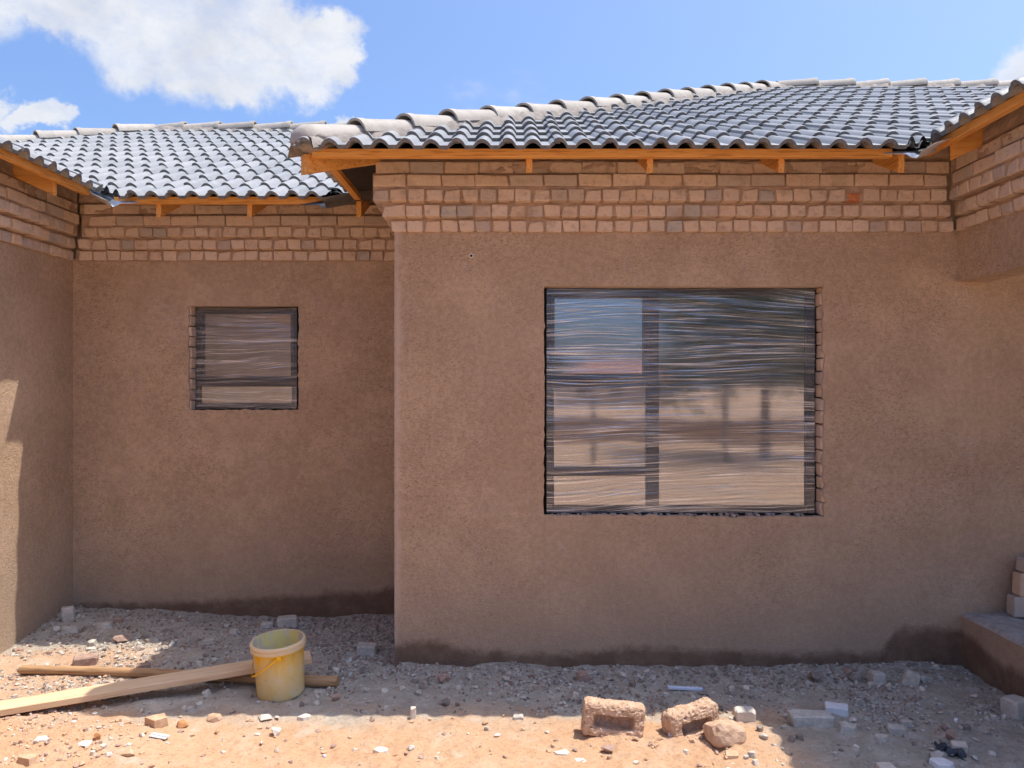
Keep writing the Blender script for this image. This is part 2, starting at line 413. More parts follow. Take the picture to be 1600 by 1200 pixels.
def jag(a, b, n, amp, seed):
    """points from a to b (2D) with an uneven edge"""
    r = np.random.default_rng(seed); a = np.array(a, float); b = np.array(b, float); d = b - a; nn = np.array([-d[1], d[0]]) / np.linalg.norm(d)
    pts = []
    w = np.cumsum(r.normal(0, 1, n + 1)); w = w - np.linspace(w[0], w[-1], n + 1); w = w / (abs(w).max() + 1e-6)
    for k in range(n):
        pts.append(a + d * k / n + nn * amp * (.6 * w[k] + .5 * r.normal()) * (1 if k else 0))
    return pts
def wall_with_hole(name, x0, x1, z0, z1, y, outline, mat, depth=.03):
    """plaster skin facing -y with a ragged opening; the cut edge of the plaster has its own thickness"""
    bm = bmesh.new()
    outer = [bm.verts.new((x, y, z)) for x, z in ((x0, z0), (x1, z0), (x1, z1), (x0, z1))]
    inner = [bm.verts.new((p[0], y, p[1])) for p in outline]
    es = []
    for ring in (outer, inner):
        for a, b in zip(ring, ring[1:] + ring[:1]): es.append(bm.edges.new((a, b)))
    bmesh.ops.triangle_fill(bm, edges=es, use_beauty=True, use_dissolve=False)
    rr = random.Random(5)
    back = [bm.verts.new((v.co.x + rr.uniform(-.003, .003), y + depth, v.co.z + rr.uniform(-.003, .003))) for v in inner]
    lip = []
    n = len(inner)
    for i in range(n):
        f = bm.faces.new((inner[i], inner[(i + 1) % n], back[(i + 1) % n], back[i])); f.material_index = 1
    for f in bm.faces:
        if f.normal.y > .5: f.normal_flip()
    me = bpy.data.meshes.new(name); bm.to_mesh(me); bm.free(); me.materials.append(mat); me.materials.append(M['edge']); return me

# big window opening and small window opening (plaster outline)
wx0, wx1, wz0, wz1 = .213, 2.02, 1.012, 2.536
o1 = (jag((wx0, wz0), (wx1 + .055, wz0 - .012), 40, .010, 1) + jag((wx1 + .055, wz0 - .012), (wx1 + .05, wz1 - .004), 44, .012, 2)
      + jag((wx1 + .05, wz1 - .004), (wx0, wz1), 6, .001, 3) + jag((wx0, wz1), (wx0, wz0), 40, .006, 4))
part('wall', wall_with_hole('wall_front', XB, 9.0, -.3, BZ + .02, YF, o1, M['plaster']), 'brown plastered front wall with the large window opening')
sx0, sx1, sz0, sz1 = -2.63, -1.755, 1.672, 2.527
o2 = (jag((sx0 - .028, sz0), (sx1, sz0), 26, .006, 5) + jag((sx1, sz0), (sx1, sz1), 30, .008, 6)
      + jag((sx1, sz1), (sx0 - .028, sz1), 8, .0012, 7) + jag((sx0 - .028, sz1), (sx0 - .028, sz0), 30, .008, 8))
part('wall', wall_with_hole('wall_recess', XL, XB, -.3, BZ + .02, YB, o2, M['plaster_recess']), 'brown plastered recessed wall with the small window opening')

# masonry behind the plaster: boxes round the openings
def masonry(name, x0, x1, y, hx0, hx1, hz0, hz1, top=3.5):
    bm = bmesh.new(); ya, yb = y + .03, y + .23
    add_box(bm, (x0, ya, -.3), (hx0, yb, top)); add_box(bm, (hx1, ya, -.3), (x1, yb, top))
    add_box(bm, (hx0, ya, -.3), (hx1, yb, hz0)); add_box(bm, (hx0, ya, hz1), (hx1, yb, top))
    return bm_mesh(name, bm, M['mortar'])
part('masonry', masonry('masonry', XB, 9, YF, wx0 - .012, wx1 + .075, wz0 - .02, wz1 + .006))
part('masonry', masonry('masonry', XL - .2, XB - .002, YB, sx0 - .05, sx1 + .02, sz0 - .012, sz1 + .006))
# lintel soffits and sills in plaster, reaching back to the frames
bm = bmesh.new(); add_box(bm, (wx0 - .011, YF + .012, wz1 + .0005), (wx1 + .06, YF + .20, wz1 + .005)); part('lintel', bm_mesh('lintel', bm, M['brick']))
bm = bmesh.new(); add_box(bm, (sx0 - .04, YB + .012, sz1 + .0005), (sx1 + .015, YB + .20, sz1 + .005)); part('lintel', bm_mesh('lintel', bm, M['plaster_side']))

# side walls
part('wall', box_mesh('wall_side', (XL - .2, -1.5, -.3), (XL, YB, BZ + .02), M['plaster_side']), 'plastered wall of the left wing catching the sun')
def wall_left_grid():
    pass
part('wall', box_mesh('wall_return', (XB + .001, YF + .001, -.3), (XB + .2, 12.8, BZ + .02), M['plaster_side']), 'return wall of the projecting front room')
part('wall', box_mesh('wall_back', (-8.2, 12.8, -.3), (9.2, 13.0, 3.3), M['plaster_side']))
part('wall', box_mesh('wall_outer', (-8.2, -1.7, -.3), (-8.0, 12.8, 3.3), M['plaster_side']))
part('wall', box_mesh('wall_outer', (-8.0, -1.7, -.3), (XL, -1.5, 3.3), M['plaster_side']))
part('wall', box_mesh('wall_outer', (9.0, 3.0, -.3), (9.2, 12.8, 3.3), M['plaster_side']))
part('interior_wall', box_mesh('interior_wall', (XL - .2, 9.2, -.3), (9, 9.35, 3.6), M['interior']))
part('interior_wall', box_mesh('interior_wall', (3.4, YF + .24, -.3), (3.55, 9.2, 3.6), M['interior']))
part('interior_floor', box_mesh('interior_floor', (XB + .21, YF + .24, .06), (9, 9.2, .1), M['interior']))
part('interior_floor', box_mesh('interior_floor', (XL, YB + .24, .06), (XB - .003, 9.2, .1), M['interior']))

# pale worn arris on the projecting corner
bm = bmesh.new()
pr = random.Random(3); zs = np.linspace(.20, BZ - .01, 90)
for a, b in zip(zs[:-1], zs[1:]):
    w = .006 + .004 * pr.random()
    add_box(bm, (XB - .002, YF - .002, a), (XB + w, YF + .01, b))
part('worn_corner_edge', bm_mesh('worn_corner_edge', bm, M['edge']), kind='stuff')

# porch beam and step on the right
def beam_mesh():
    bm = bmesh.new(); add_box(bm, (XR, 3.3, 2.562), (XR + .2, YF + .004, BZ + .02)); 
    bmesh.ops.subdivide_edges(bm, edges=[e for e in bm.edges], cuts=14, use_grid_fill=True)
    for v in bm.verts:
        k = vnoise(np.array([v.co.y * 6]), np.array([v.co.z * 9 + v.co.x * 5]), 4)[0]
        if v.co.y < YF - .02: v.co.x += .003 * k; v.co.z += .003 * k if v.co.z < 2.6 else 0
    return bm_mesh('beam', bm, M['plaster_side'])
part('porch_beam', beam_mesh(), 'plastered beam over the porch opening')
part('porch_post', box_mesh('porch_post', (XR, 3.02, -.3), (XR + .28, 3.3, BZ + .02), M['plaster_side']))
def step_mesh():
    ys = np.linspace(2.9, YF - .0005, 110); xs = np.concatenate([[2.99], np.linspace(3.0, 3.35, 26), [4, 6, 9]])
    verts = []; faces = []
    for yv in ys:
        e = .012 * fbm(np.array([yv * 8]), np.array([1.3]), 41)[0]
        for i, xv in enumerate(xs):
            h = .366 + .012 * fbm(np.array([xv * 9 + 5]), np.array([yv * 9 + 5]), 43)[0]
            if i == 0: verts.append((xv, yv, -.3)); verts.append((xv, yv, .345 + e * .6))
            if i == 0: continue
            x2 = xv + (e * .6 + .004 if i == 1 else 0)
            verts.append((x2, yv, h - (.012 if i == 1 else 0)))
    m = len(xs) + 1
    for j in range(len(ys) - 1):
        for i in range(m - 1):
            a = j * m + i; faces.append((a, a + 1, a + m + 1, a + m))
    me = new_mesh('porch_step', verts, faces, M['plaster_step']); me.materials.append(M['dusty_slab'])
    for p in me.polygons:
        if (p.index % (m - 1)) >= 1: p.material_index = 1
    return me
M['dusty_slab'] = rubble('dusty_slab', (.33, .30, .275), (.47, .44, .41), 18)
part('porch_step', step_mesh(), 'raised porch slab with a dusty grey top')

# ------------------------------------------------------------------ bricks
def brick_variant(L, D, H, seed):
    r = random.Random(seed); bm = bmesh.new(); add_box(bm, (-L / 2, 0, 0), (L / 2, D, H), r.uniform(.003, .007))
    for v in bm.verts:
        v.co += Vector((r.uniform(-1, 1) * .0022, r.uniform(-1, 1) * .0035, r.uniform(-1, 1) * .0020))
    if r.random() < .45:                       # a chipped corner
        cx = r.choice((-1, 1)) * L / 2; cz = r.choice((0, H))
        for v in bm.verts:
            if abs(v.co.x - cx) < .02 and abs(v.co.z - cz) < .02 and v.co.y < .03:
                v.co += Vector((-cx / abs(cx) * r.uniform(.004, .014), r.uniform(.004, .012), (.006 if cz == 0 else -.010) * r.random()))
    return bm_mesh('brick', bm, M['brick'])
HDR = [brick_variant(.103, .2, .074, 100 + i) for i in range(12)]
HDG = []
for i in range(5):
    m_ = brick_variant(.103, .2, .074, 150 + i); m_.materials.clear(); m_.materials.append(M['brick_grey']); HDG.append(m_)
STR = [brick_variant(.215, .10, .074, 200 + i) for i in range(9)]
CZ = [2.895, 2.985, 3.075, 3.168, 3.258, 3.348]
PROJ = [.030, .080, .130, .130, .112, .10]
rest_v, rest_f = [], []
def place_brick(me, org, ax, nrm, s, z, p, individual, rr, sx=1.0, label=None):
    yaw = math.atan2(ax[1], ax[0])
    Mx = (Matrix.Translation((org[0] + ax[0] * s + nrm[0] * p, org[1] + ax[1] * s + nrm[1] * p, z)) @ Matrix.Rotation(yaw + rr.uniform(-.02, .02), 4, 'Z')
          @ Matrix.Rotation(rr.uniform(-.012, .012), 4, 'Y') @ Matrix.Diagonal((sx, 1, rr.uniform(.96, 1.05), 1)))
    if individual:
        o = part('brick', me); o.matrix_basis = Mx
        if label: o['label'] = label
        return o
    b0 = len(rest_v)
    for v in me.vertices: rest_v.append(Mx @ v.co)
    for f in me.polygons: rest_f.append([b0 + i for i in f.vertices])
nbrick = 0
def courses(org, ax, nrm, s0, s1, ext0, ext1, vis, seed, top=5, special=None):
    """brick courses along a wall. ext: +1 runs past a convex corner, -1 stops short at a concave one. ax x up = -nrm"""
    global nbrick
    rr = random.Random(seed)
    mv, mf = [], []
    for c in range(6):
        p = PROJ[c]; z = CZ[c] + rr.uniform(-.003, .003)
        a = s0 - ext0 * p; b = s1 + ext1 * p
        pitch = .1135 if c < 3 else .224
        s = a + pitch / 2 if ext0 > 0 else a + pitch * rr.uniform(.45, .8)
        while s < b - .02 and c < top:
            q = 1.0; pt = pitch
            if c < 3 and rr.random() < .05: q, pt = 1.45, pitch * 1.45
            s_mid = s + (pt - pitch) / 2
            room = b - (s_mid - pitch * q / 2)
            if room < pitch * q: q *= max(.35, room / (pitch * q)); s_mid = b - pitch * q / 2 * 1.0
            pool = STR if c >= 3 else (HDG if rr.random() < .07 else HDR)
            lab = None
            me_ = rr.choice(pool)
            ind = vis(org[0] + ax[0] * s_mid, org[1] + ax[1] * s_mid, c)
            pp = p + rr.uniform(-.005, .005) - (.006 if c == 4 else 0)
            if special and c == special[0] and abs(s_mid - special[1]) < pitch / 2 and ind:
                me2 = brick_variant(.103, .2, .052, 991); me2.materials.clear(); me2.materials.append(M['brick_core'])
                place_brick(me2, org, ax, nrm, s_mid, z - .002, p - .012, True, rr, .75, 'broken brick showing its raw orange core')
            else:
                place_brick(me_, org, ax, nrm, s_mid, z, pp, ind, rr, q if c < 3 else min(q, 1))
            nbrick += ind
            s += pt + rr.uniform(-.006, .006)
        # mortar bed for this course: uneven sheet a little behind the brick faces
        n = max(2, int((b - a) / .022)); rows = 6
        rec = .019 if c < 4 else .009
        zt = CZ[c + 1] if c < 5 else 3.47
        b0 = len(mv)
        for i in range(n + 1):
            sv = a + .004 + (b - a - .008) * i / n
            for k in range(rows + 1):
                zz = CZ[c] + (zt - CZ[c] - .0) * k / rows
                d = p - rec + .0055 * float(fbm(np.array([sv * 14 + seed]), np.array([zz * 40]), 51, 3)[0]) * (2.0 if c >= 4 else 1)
                if k == rows and c < 5: d = min(d, PROJ[c + 1] - .012) if PROJ[c + 1] < p else d
                if k == 0: d -= .004
                mv.append((org[0] + ax[0] * sv + nrm[0] * d, org[1] + ax[1] * sv + nrm[1] * d, zz))
        for i in range(n):
            for k in range(rows):
                q0 = b0 + i * (rows + 1) + k; mf.append((q0, q0 + rows + 1, q0 + rows + 2, q0 + 1))
        # close the underside and ends back to the wall
        for (sv) in (a + .004, b - .004):
            q0 = len(mv)
            for dd, zz in ((p - rec, CZ[c]), (p - rec, zt), (-.1, zt), (-.1, CZ[c])):
                mv.append((org[0] + ax[0] * sv + nrm[0] * dd, org[1] + ax[1] * sv + nrm[1] * dd, zz))
            mf.append((q0, q0 + 1, q0 + 2, q0 + 3))
        for zz in (CZ[c] + .0006 * c, zt - .0005):
            q0 = len(mv)
            for sv, dd in ((a + .004, p - rec - .002), (b - .004, p - rec - .002), (b - .004, -.1), (a + .004, -.1)):
                mv.append((org[0] + ax[0] * sv + nrm[0] * dd, org[1] + ax[1] * sv + nrm[1] * dd, zz))
            mf.append((q0, q0 + 1, q0 + 2, q0 + 3))
    part('mortar_bed', new_mesh('mortar_bed', mv, mf, M['mortar']))
allv = lambda x, y, c: True
def in_frame(x, y, c):
    return abs(x) * F / y < 812
courses((XB, YF, 0), (1, 0, 0), (0, -1, 0), 0, XR - XB, 1, -1, allv, 1, special=(2, (1327 - 800) * 4.985 / F - XB))
courses((XL, YB, 0), (1, 0, 0), (0, -1, 0), 0, XB - XL, -1, -1, allv, 2)
courses((XL, -1.5, 0), (0, 1, 0), (1, 0, 0), 0, YB + 1.5, 1, -1, in_frame, 3)
courses((XR, YF, 0), (0, -1, 0), (-1, 0, 0), 0, YF - 3.02, -1, 1, in_frame, 4)
courses((XB, YB, 0), (0, -1, 0), (-1, 0, 0), 0, YB - YF - .115, -1, 1, lambda x, y, c: False, 6)
part('brick_courses', new_mesh('brick_courses', rest_v, rest_f, M['brick']), kind='stuff')

# exposed bricks in the window reveals
rr = random.Random(8)
z = wz0 - .01
while z < wz1 - .03:
    h = min(.088, wz1 - z)
    me = brick_variant(.11, .10, h - .006, int(z * 1000)); o = part('brick', me)
    o.matrix_basis = Matrix.Translation((wx1 + .100 + rr.uniform(-.006, .005), YF + .018 + rr.uniform(0, .006), z + .003)) @ Matrix.Rotation(rr.uniform(-.03, .03), 4, 'Z')
    z += h
z = sz0 - .01
while z < sz1 - .03:
    h = min(.088, sz1 - z)
    me = brick_variant(.11, .10, h - .006, int(z * 1000)); o = part('brick', me)
    o.matrix_basis = Matrix.Translation((sx0 - .068 + rr.uniform(-.005, .005), YB + .018 + rr.uniform(0, .005), z + .003)) @ Matrix.Rotation(rr.uniform(-.03, .03), 4, 'Z')
    z += h

# ------------------------------------------------------------------ roof
SL = .46; TH = math.atan(SL); CT, ST = math.cos(TH), math.sin(TH)
TW, TG, TL = .30, .322, .42
def tile_mesh():
    us = []
    for c in (0, .15, .30):
        us += [c + d for d in (-.052, -.046, -.038, -.026, -.012, 0, .012, .026, .038, .046, .052)]
    us = sorted(set(round(u, 4) for u in us if -.027 <= u <= .318)); us = sorted(set(us + [.075, .225]))
    def hgt(u):
        k = min((u, u - .15, u - .30), key=abs) / .05
        h = .037 * max(0, 1 - k * k) ** .85
        if u < .05: h += .006 * (1 if u < .03 else (0.05 - u) / .02)
        if u > .26: h -= .007 * min(1, (u - .26) / .02)
        return h
    vs = []; n = len(us)
    rows = ((0.0, 0), (.012, .002), (TL, 0))
    for v, dr in rows:
        for u in us:
            vv = v + (.035 if (u > .275 and v < .1) else 0)
            base = .036 - .074 * v
            top = hgt(u) + base - (.004 if v == 0 else 0)
            vs.append((u, vv, top)); vs.append((u, vv, top - .027 + (.003 if v == 0 else 0)))
    fs = []
    idx = lambda r, i, b: (r * n + i) * 2 + b
    for r in range(2):
        for i in range(n - 1):
            fs.append((idx(r, i, 0), idx(r, i + 1, 0), idx(r + 1, i + 1, 0), idx(r + 1, i, 0)))
            fs.append((idx(r, i, 1), idx(r + 1, i, 1), idx(r + 1, i + 1, 1), idx(r, i + 1, 1)))
        fs.append((idx(r, 0, 0), idx(r + 1, 0, 0), idx(r + 1, 0, 1), idx(r, 0, 1)))
        fs.append((idx(r, n - 1, 0), idx(r, n - 1, 1), idx(r + 1, n - 1, 1), idx(r + 1, n - 1, 0)))
    for i in range(n - 1):
        fs.append((idx(0, i, 0), idx(0, i, 1), idx(0, i + 1, 1), idx(0, i + 1, 0)))
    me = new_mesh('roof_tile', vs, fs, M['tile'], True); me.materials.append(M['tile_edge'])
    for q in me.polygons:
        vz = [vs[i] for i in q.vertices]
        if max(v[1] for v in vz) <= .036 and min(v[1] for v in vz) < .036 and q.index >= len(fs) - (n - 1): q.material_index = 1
    return me
TILE = tile_mesh()
try:
    TILE.set_sharp_from_angle(angle=math.radians(38))
except Exception: pass
far_v, far_f, far_m = [], [], []
ntile = 0
def roof_plane(org, a, up, u0, u1, rows, clips, vis, seed, far_row=99):
    """org on the eave line at u=0; a along the eave; up horizontal up-slope direction; clips (nx, ny, c): keep nx*x+ny*y >= c"""
    global ntile
    rr = random.Random(seed)
    a = Vector((*a, 0)); s = Vector((up[0] * CT, up[1] * CT, ST)); n = a.cross(s)
    B = Matrix(((a.x, s.x, n.x, 0), (a.y, s.y, n.y, 0), (a.z, s.z, n.z, 0), (0, 0, 0, 1)))
    for j in range(rows):
        i = int(math.floor(u0 / TW)) - 1
        while i * TW < u1:
            P = Vector(org) + a * (i * TW) + s * (j * TG)
            Mx = Matrix.Translation(P) @ B @ Matrix.Translation((rr.uniform(-.003, .003), rr.uniform(-.009, .009), rr.uniform(0, .004))) @ Matrix.Rotation(rr.uniform(-.009, .009), 4, 'Z')
            i += 1
            cs = [Mx @ Vector((u, v, 0)) for u in (-.03, .318) for v in (0, TL)]
            state = 2
            for cx, cy, cc in clips:
                k = sum(cx * c.x + cy * c.y >= cc for c in cs)
                if k == 0: state = 0; break
                if k < 4: state = 1
            if state == 0: continue
            me = TILE
            if state == 1:
                bm = bmesh.new(); bm.from_mesh(TILE); bm.transform(Mx)
                for cx, cy, cc in clips:
                    bmesh.ops.bisect_plane(bm, geom=bm.verts[:] + bm.edges[:] + bm.faces[:], plane_co=(cx * cc / (cx * cx + cy * cy), cy * cc / (cx * cx + cy * cy), 0),
                                           plane_no=(cx, cy, 0), clear_inner=True)
                if len(bm.faces) < 4: bm.free(); continue
                bm.transform(Mx.inverted())
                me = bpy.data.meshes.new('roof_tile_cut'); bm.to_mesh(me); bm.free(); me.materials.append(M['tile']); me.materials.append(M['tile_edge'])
            c = Mx @ Vector((.15, 0, 0))
            if vis(c.x, c.y, j) and j < far_row:
                o = part('roof_tile', me); o.matrix_basis = Mx; ntile += 1
            else:
                b0 = len(far_v)
                for v in me.vertices: far_v.append(Mx @ v.co)
                for f in me.polygons: far_f.append([b0 + q for q in f.vertices]); far_m.append(f.material_index)
def ppx(x, y): return 800 + x * F / y
ZE = 3.26
YE, YBE = 4.54, 5.76
XK, XLE, XRE = -1.25, -3.12, 2.57
ZK = ZE + SL * (XK + 1.34); ZL = 3.32; ZR = 3.355
HIP = 5.88                                  # front hip: y = x + HIP
VR = (ZR - ZE) / SL - XRE + YE              # right valley: y = x + VR
VL = (ZL - ZE) / SL + XLE + YBE             # left valley: y = VL - x
VK = 7.1                                    # middle valley: y = x + VK
LH = 13.93                                  # rear left hip: y = x + LH
roof_plane((.875 - 3, YE, ZE), (1, 0), (0, 1), 0, 8.3, 15, [(1, -1, -HIP + .07), (-1, 1, VR + .02), (0, -1, -8.93), (-1, 0, -6.1)],
           lambda x, y, j: ppx(x, y) < 1615, 1, 10)
roof_plane((-2.843 - 4.5, YBE, ZE), (1, 0), (0, 1), 0, 7.2, 13, [(1, 1, VL + .05), (1, -1, -LH + .07), (-1, 1, VK + .06), (0, -1, -9.47), (-1, 0, .2)],
           lambda x, y, j: -15 < ppx(x, y) < 560, 2, 9)
roof_plane((XLE, -2.0, ZL), (0, 1), (-1, 0), 0, 10.7, 8, [(-1, -1, -VL + .05), (1, 0, -5.58), (0, 1, -1.9)], lambda x, y, j: ppx(x, y) > -30 and j < 5, 3)
roof_plane((XRE, 7.2, ZR), (0, -1), (1, 0), 0, 6.3, 11, [(1, -1, -VR + .02), (-1, 0, -6.0), (0, 1, 2.7)], lambda x, y, j: ppx(x, y) < 1625 and j < 1, 4)
roof_plane((XK, 8.2, ZK), (0, -1), (1, 0), 0, 4.2, 12, [(-1, 1, HIP + .07), (1, -1, -VK + .06), (-1, 0, -2.4)], lambda x, y, j: j < 1, 5)
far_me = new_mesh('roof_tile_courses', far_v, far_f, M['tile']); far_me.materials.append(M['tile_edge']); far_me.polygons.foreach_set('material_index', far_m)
part('roof_tile_courses', far_me, kind='stuff')

# dark sheets added so no sky leaks between tiles; rear slopes
def sheet(name, pts, zf, mat, off):
    return new_mesh(name, [(x, y, zf(x, y) + off) for x, y in pts], [tuple(range(len(pts)))], mat)
zF = lambda x, y: ZE + SL * (y - YE)
zB = lambda x, y: ZE + SL * (y - YBE)
zL = lambda x, y: ZL + SL * (XLE - x)
zR = lambda x, y: ZR + SL * (x - XRE)
zK = lambda x, y: ZE + SL * (x + 1.34)
ins = .12
part('added_underlay', sheet('added_underlay', [(YE + ins - HIP, YE + ins), (YE + ins - VR, YE + ins), (6, 6 + VR), (6, 8.95), (8.95 - HIP, 8.95)], zF, M['added_underlay'], -.02))
part('added_underlay', sheet('added_underlay', [(VL - YBE - ins, YBE + ins), (YBE + ins - VK, YBE + ins), (9.5 - VK, 9.5), (9.5 - LH, 9.5), (-5.59, 8.34)], zB, M['added_underlay'], -.022))
part('added_underlay', sheet('added_underlay', [(XLE - ins, -1.9), (XLE - ins, VL - XLE + ins), (-5.6, VL + 5.6), (-5.6, -1.9)], zL, M['added_underlay'], -.024))
part('added_underlay', sheet('added_underlay', [(XRE + ins, 2.7), (6, 2.7), (6, 6 + VR), (XRE + ins, XRE + ins + VR)], zR, M['added_underlay'], -.026))
part('added_underlay', sheet('added_underlay', [(XK + .06, XK + .06 + HIP), (3.07, 8.95), (2.4, 9.5), (XK + .06, XK + .06 + VK)], zK, M['added_underlay'], -.021))
def slope(name, pts): return new_mesh(name, pts, [tuple(range(len(pts)))], M['tile'])
part('rear_slope', slope('rear_slope', [(3.07, 8.95, 5.28), (9.5, 8.95, 5.28), (9.5, 13.4, 3.24), (3.07, 13.4, 3.24)]))
part('rear_slope', slope('rear_slope', [(-4.43, 9.5, 4.97), (3.07, 9.5, 4.97), (3.07, 13.4, 3.2), (-8.3, 13.4, 3.2)]))
part('rear_slope', slope('rear_slope', [(-5.6, -1.9, 4.43), (-5.6, 8.34, 4.43), (-8.3, 11, 3.2), (-8.3, -1.9, 3.2)]))
part('rear_slope', slope('rear_slope', [(-5.6, 8.34, 4.43), (-4.43, 9.5, 4.97), (-8.3, 13.4, 3.2), (-8.3, 11, 3.2)]))
part('rear_slope', slope('rear_slope', [(6, 2.7, 4.92), (9.5, 2.7, 3.3), (9.5, 8.95, 3.3), (6, 8.95, 4.92)]))
part('gable', new_mesh('gable', [(6, 3.05, 4.9), (2.7, 3.05, 3.3), (9.4, 3.05, 3.3)], [(0, 1, 2)], M['mortar']))
part('gable', new_mesh('gable', [(-5.6, -1.7, 4.4), (-3.3, -1.7, 3.3), (-8.2, -1.7, 3.2)], [(0, 1, 2)], M['mortar']))

# ridge and hip tiles
def ridge_mesh(closed=False):
    L_, r0, r1 = .455, .110, .101; seg = 12; vs = []; fs = []
    prof = [(0, r0 * 1.06), (.05, r0 * 1.06), (.07, r0), (L_, r1)]
    if closed: prof = [(-.05, .002), (-.045, .04), (-.02, .085), (.02, .108), (.09, r0), (L_, r1)]
    for k, (u, r) in enumerate(prof):
        for i in range(seg + 1):
            t = math.pi * i / seg
            for b in (0, 1):
                q = r - .016 * b
                vs.append((q * 1.08 * math.cos(t), u, q * .92 * math.sin(t) - .012))
    n = seg + 1; idx = lambda k, i, b: (k * n + i) * 2 + b
    for k in range(len(prof) - 1):
        for i in range(seg):
            fs.append((idx(k, i, 0), idx(k, i + 1, 0), idx(k + 1, i + 1, 0), idx(k + 1, i, 0)))
            fs.append((idx(k, i, 1), idx(k + 1, i, 1), idx(k + 1, i + 1, 1), idx(k, i + 1, 1)))
        for i in (0, seg):
            fs.append((idx(k, i, 0), idx(k + 1, i, 0), idx(k + 1, i, 1), idx(k, i, 1)))
    for k in (0, len(prof) - 1):
        for i in range(seg): fs.append((idx(k, i, 0), idx(k, i, 1), idx(k, i + 1, 1), idx(k, i + 1, 0)))
    me = new_mesh('ridge_tile', vs, fs, M['ridge'], True)
    bm = bmesh.new(); bm.from_mesh(me); bmesh.ops.recalc_face_normals(bm, faces=bm.faces); bm.to_mesh(me); bm.free()
    me.set_sharp_from_angle(angle=math.radians(40)); return me
RIDGE, RSTART = ridge_mesh(), ridge_mesh(True)
def ridge_run(p0, p1, seed, start=False, lift=.050, bed=(.10, .15), skip_px=False):
    rr = random.Random(seed); p0 = Vector(p0); p1 = Vector(p1); d = p1 - p0; Ln = d.length; d.normalize()
    x = d.cross(Vector((0, 0, 1))).normalized(); zz = x.cross(d)
    n = max(1, round(Ln / .405)); g = Ln / n
    B = Matrix(((x.x, d.x, zz.x, 0), (x.y, d.y, zz.y, 0), (x.z, d.z, zz.z, 0), (0, 0, 0, 1)))
    for k in range(n):
        me = RSTART if (start and k == 0) else RIDGE
        o = part('ridge_tile', me)
        o.matrix_basis = (Matrix.Translation(p0 + d * (k * g) + Vector((0, 0, lift))) @ B @ Matrix.Translation((rr.uniform(-.006, .006), rr.uniform(-.012, .012), rr.uniform(-.003, .006)))
                          @ Matrix.Rotation(-.065 + rr.uniform(-.015, .015), 4, 'X') @ Matrix.Rotation(rr.uniform(-.02, .02), 4, 'Z'))
    # mortar bedding squeezed out below the tiles
    m = int(Ln / .02); cs = 12; vs, fs = [], []
    for i in range(m + 1):
        c = p0 + d * (Ln * i / m - (.0 if not start else .0))
        for k in range(cs + 1):
            t = k / cs * 2 - 1; at = abs(t)
            w = bed[1] * t; drop = -.065 * at
            h = .055 + drop + (.020 if at < .98 else 0) + .02 * float(fbm(np.array([i * .35 + seed * 3]), np.array([k * .9]), 61 + seed, 3)[0])
            if at > .99: h = -.045
            q = c + x * (w * (1 + .28 * float(vnoise(np.array([i * .16]), np.array([k * .01 + seed]), 71)[0]))) + Vector((0, 0, h + lift - .03))
            vs.append(q)
    for i in range(m):
        for k in range(cs):
            a = i * (cs + 1) + k; fs.append((a, a + 1, a + cs + 2, a + cs + 1))
    me = new_mesh('mortar_bedding', vs, fs, M['bedding'], True); part('mortar_bedding', me)
def hipz(x): return zK(x, 0)
ridge_run((XK - .02, XK - .02 + HIP, ZK - .008), (3.07, 8.95, zF(0, 8.95)), 1, True)
ridge_run((6.4, 8.95, zF(0, 8.95)), (3.12, 8.95, zF(0, 8.95)), 2, bed=(.1, .13))
ridge_run((-1.0, 9.5, zB(0, 9.5)), (-4.43, 9.5, zB(0, 9.5)), 3, bed=(.1, .13))
ridge_run((-5.62, 8.31, zB(0, 8.31)), (-4.45, 9.48, zB(0, 9.48)), 4, bed=(.1, .13))
ridge_run((-5.6, -1.8, ZL + SL * (XLE + 5.6)), (-5.6, 8.2, ZL + SL * (XLE + 5.6)), 5, bed=(.1, .13))

lp = bmesh.new(); bmesh.ops.create_icosphere(lp, subdivisions=3, radius=1)
for v in lp.verts:
    k = 1 + .22 * float(fbm(np.array([v.co.x * 2.2 + 4]), np.array([v.co.y * 2.2 + v.co.z * 3 + 7]), 131, 3)[0])
    v.co = Vector((v.co.x * .13, v.co.y * .12, v.co.z * .075)) * k
o = part('mortar_bedding', bm_mesh('mortar_bedding', lp, M['bedding'], True)); o.matrix_basis = Matrix.Translation((XK + .055, XK + .055 + HIP, ZK + .055))
# rafters, battens
def beam(name, p0, p1, w, h, mat, plumb0=True, label=None):
    """rectangular timber from p0 to p1 (centre of its TOP edge), plumb-cut ends"""
    p0 = Vector(p0); p1 = Vector(p1); d = p1 - p0; hx = Vector((d.x, d.y, 0)).normalized(); side = Vector((-hx.y, hx.x, 0)) * (w / 2)
    dn = Vector((0, 0, -h * d.length / Vector((d.x, d.y, 0)).length))
    Ln = d.length; yaw = math.atan2(hx.y, hx.x)
    vs = []
    for p in (p0, p1):
        for s_ in (-1, 1):
            for q in (Vector((0, 0, 0)), dn): vs.append(p + side * s_ + q)
    fs = [(0, 1, 3, 2), (4, 6, 7, 5), (0, 4, 5, 1), (2, 3, 7, 6), (0, 2, 6, 4), (1, 5, 7, 3)]
    bm = bmesh.new(); bv = [bm.verts.new(v - p0) for v in vs]
    for f in fs: bm.faces.new([bv[i] for i in f])
    bmesh.ops.bevel(bm, geom=bm.edges[:], offset=.0025, segments=1, affect='EDGES')
    me = bm_mesh(name, bm, mat); o = part(name, me, label); o.matrix_basis = Matrix.Translation(p0)
    return o
ro = -.030
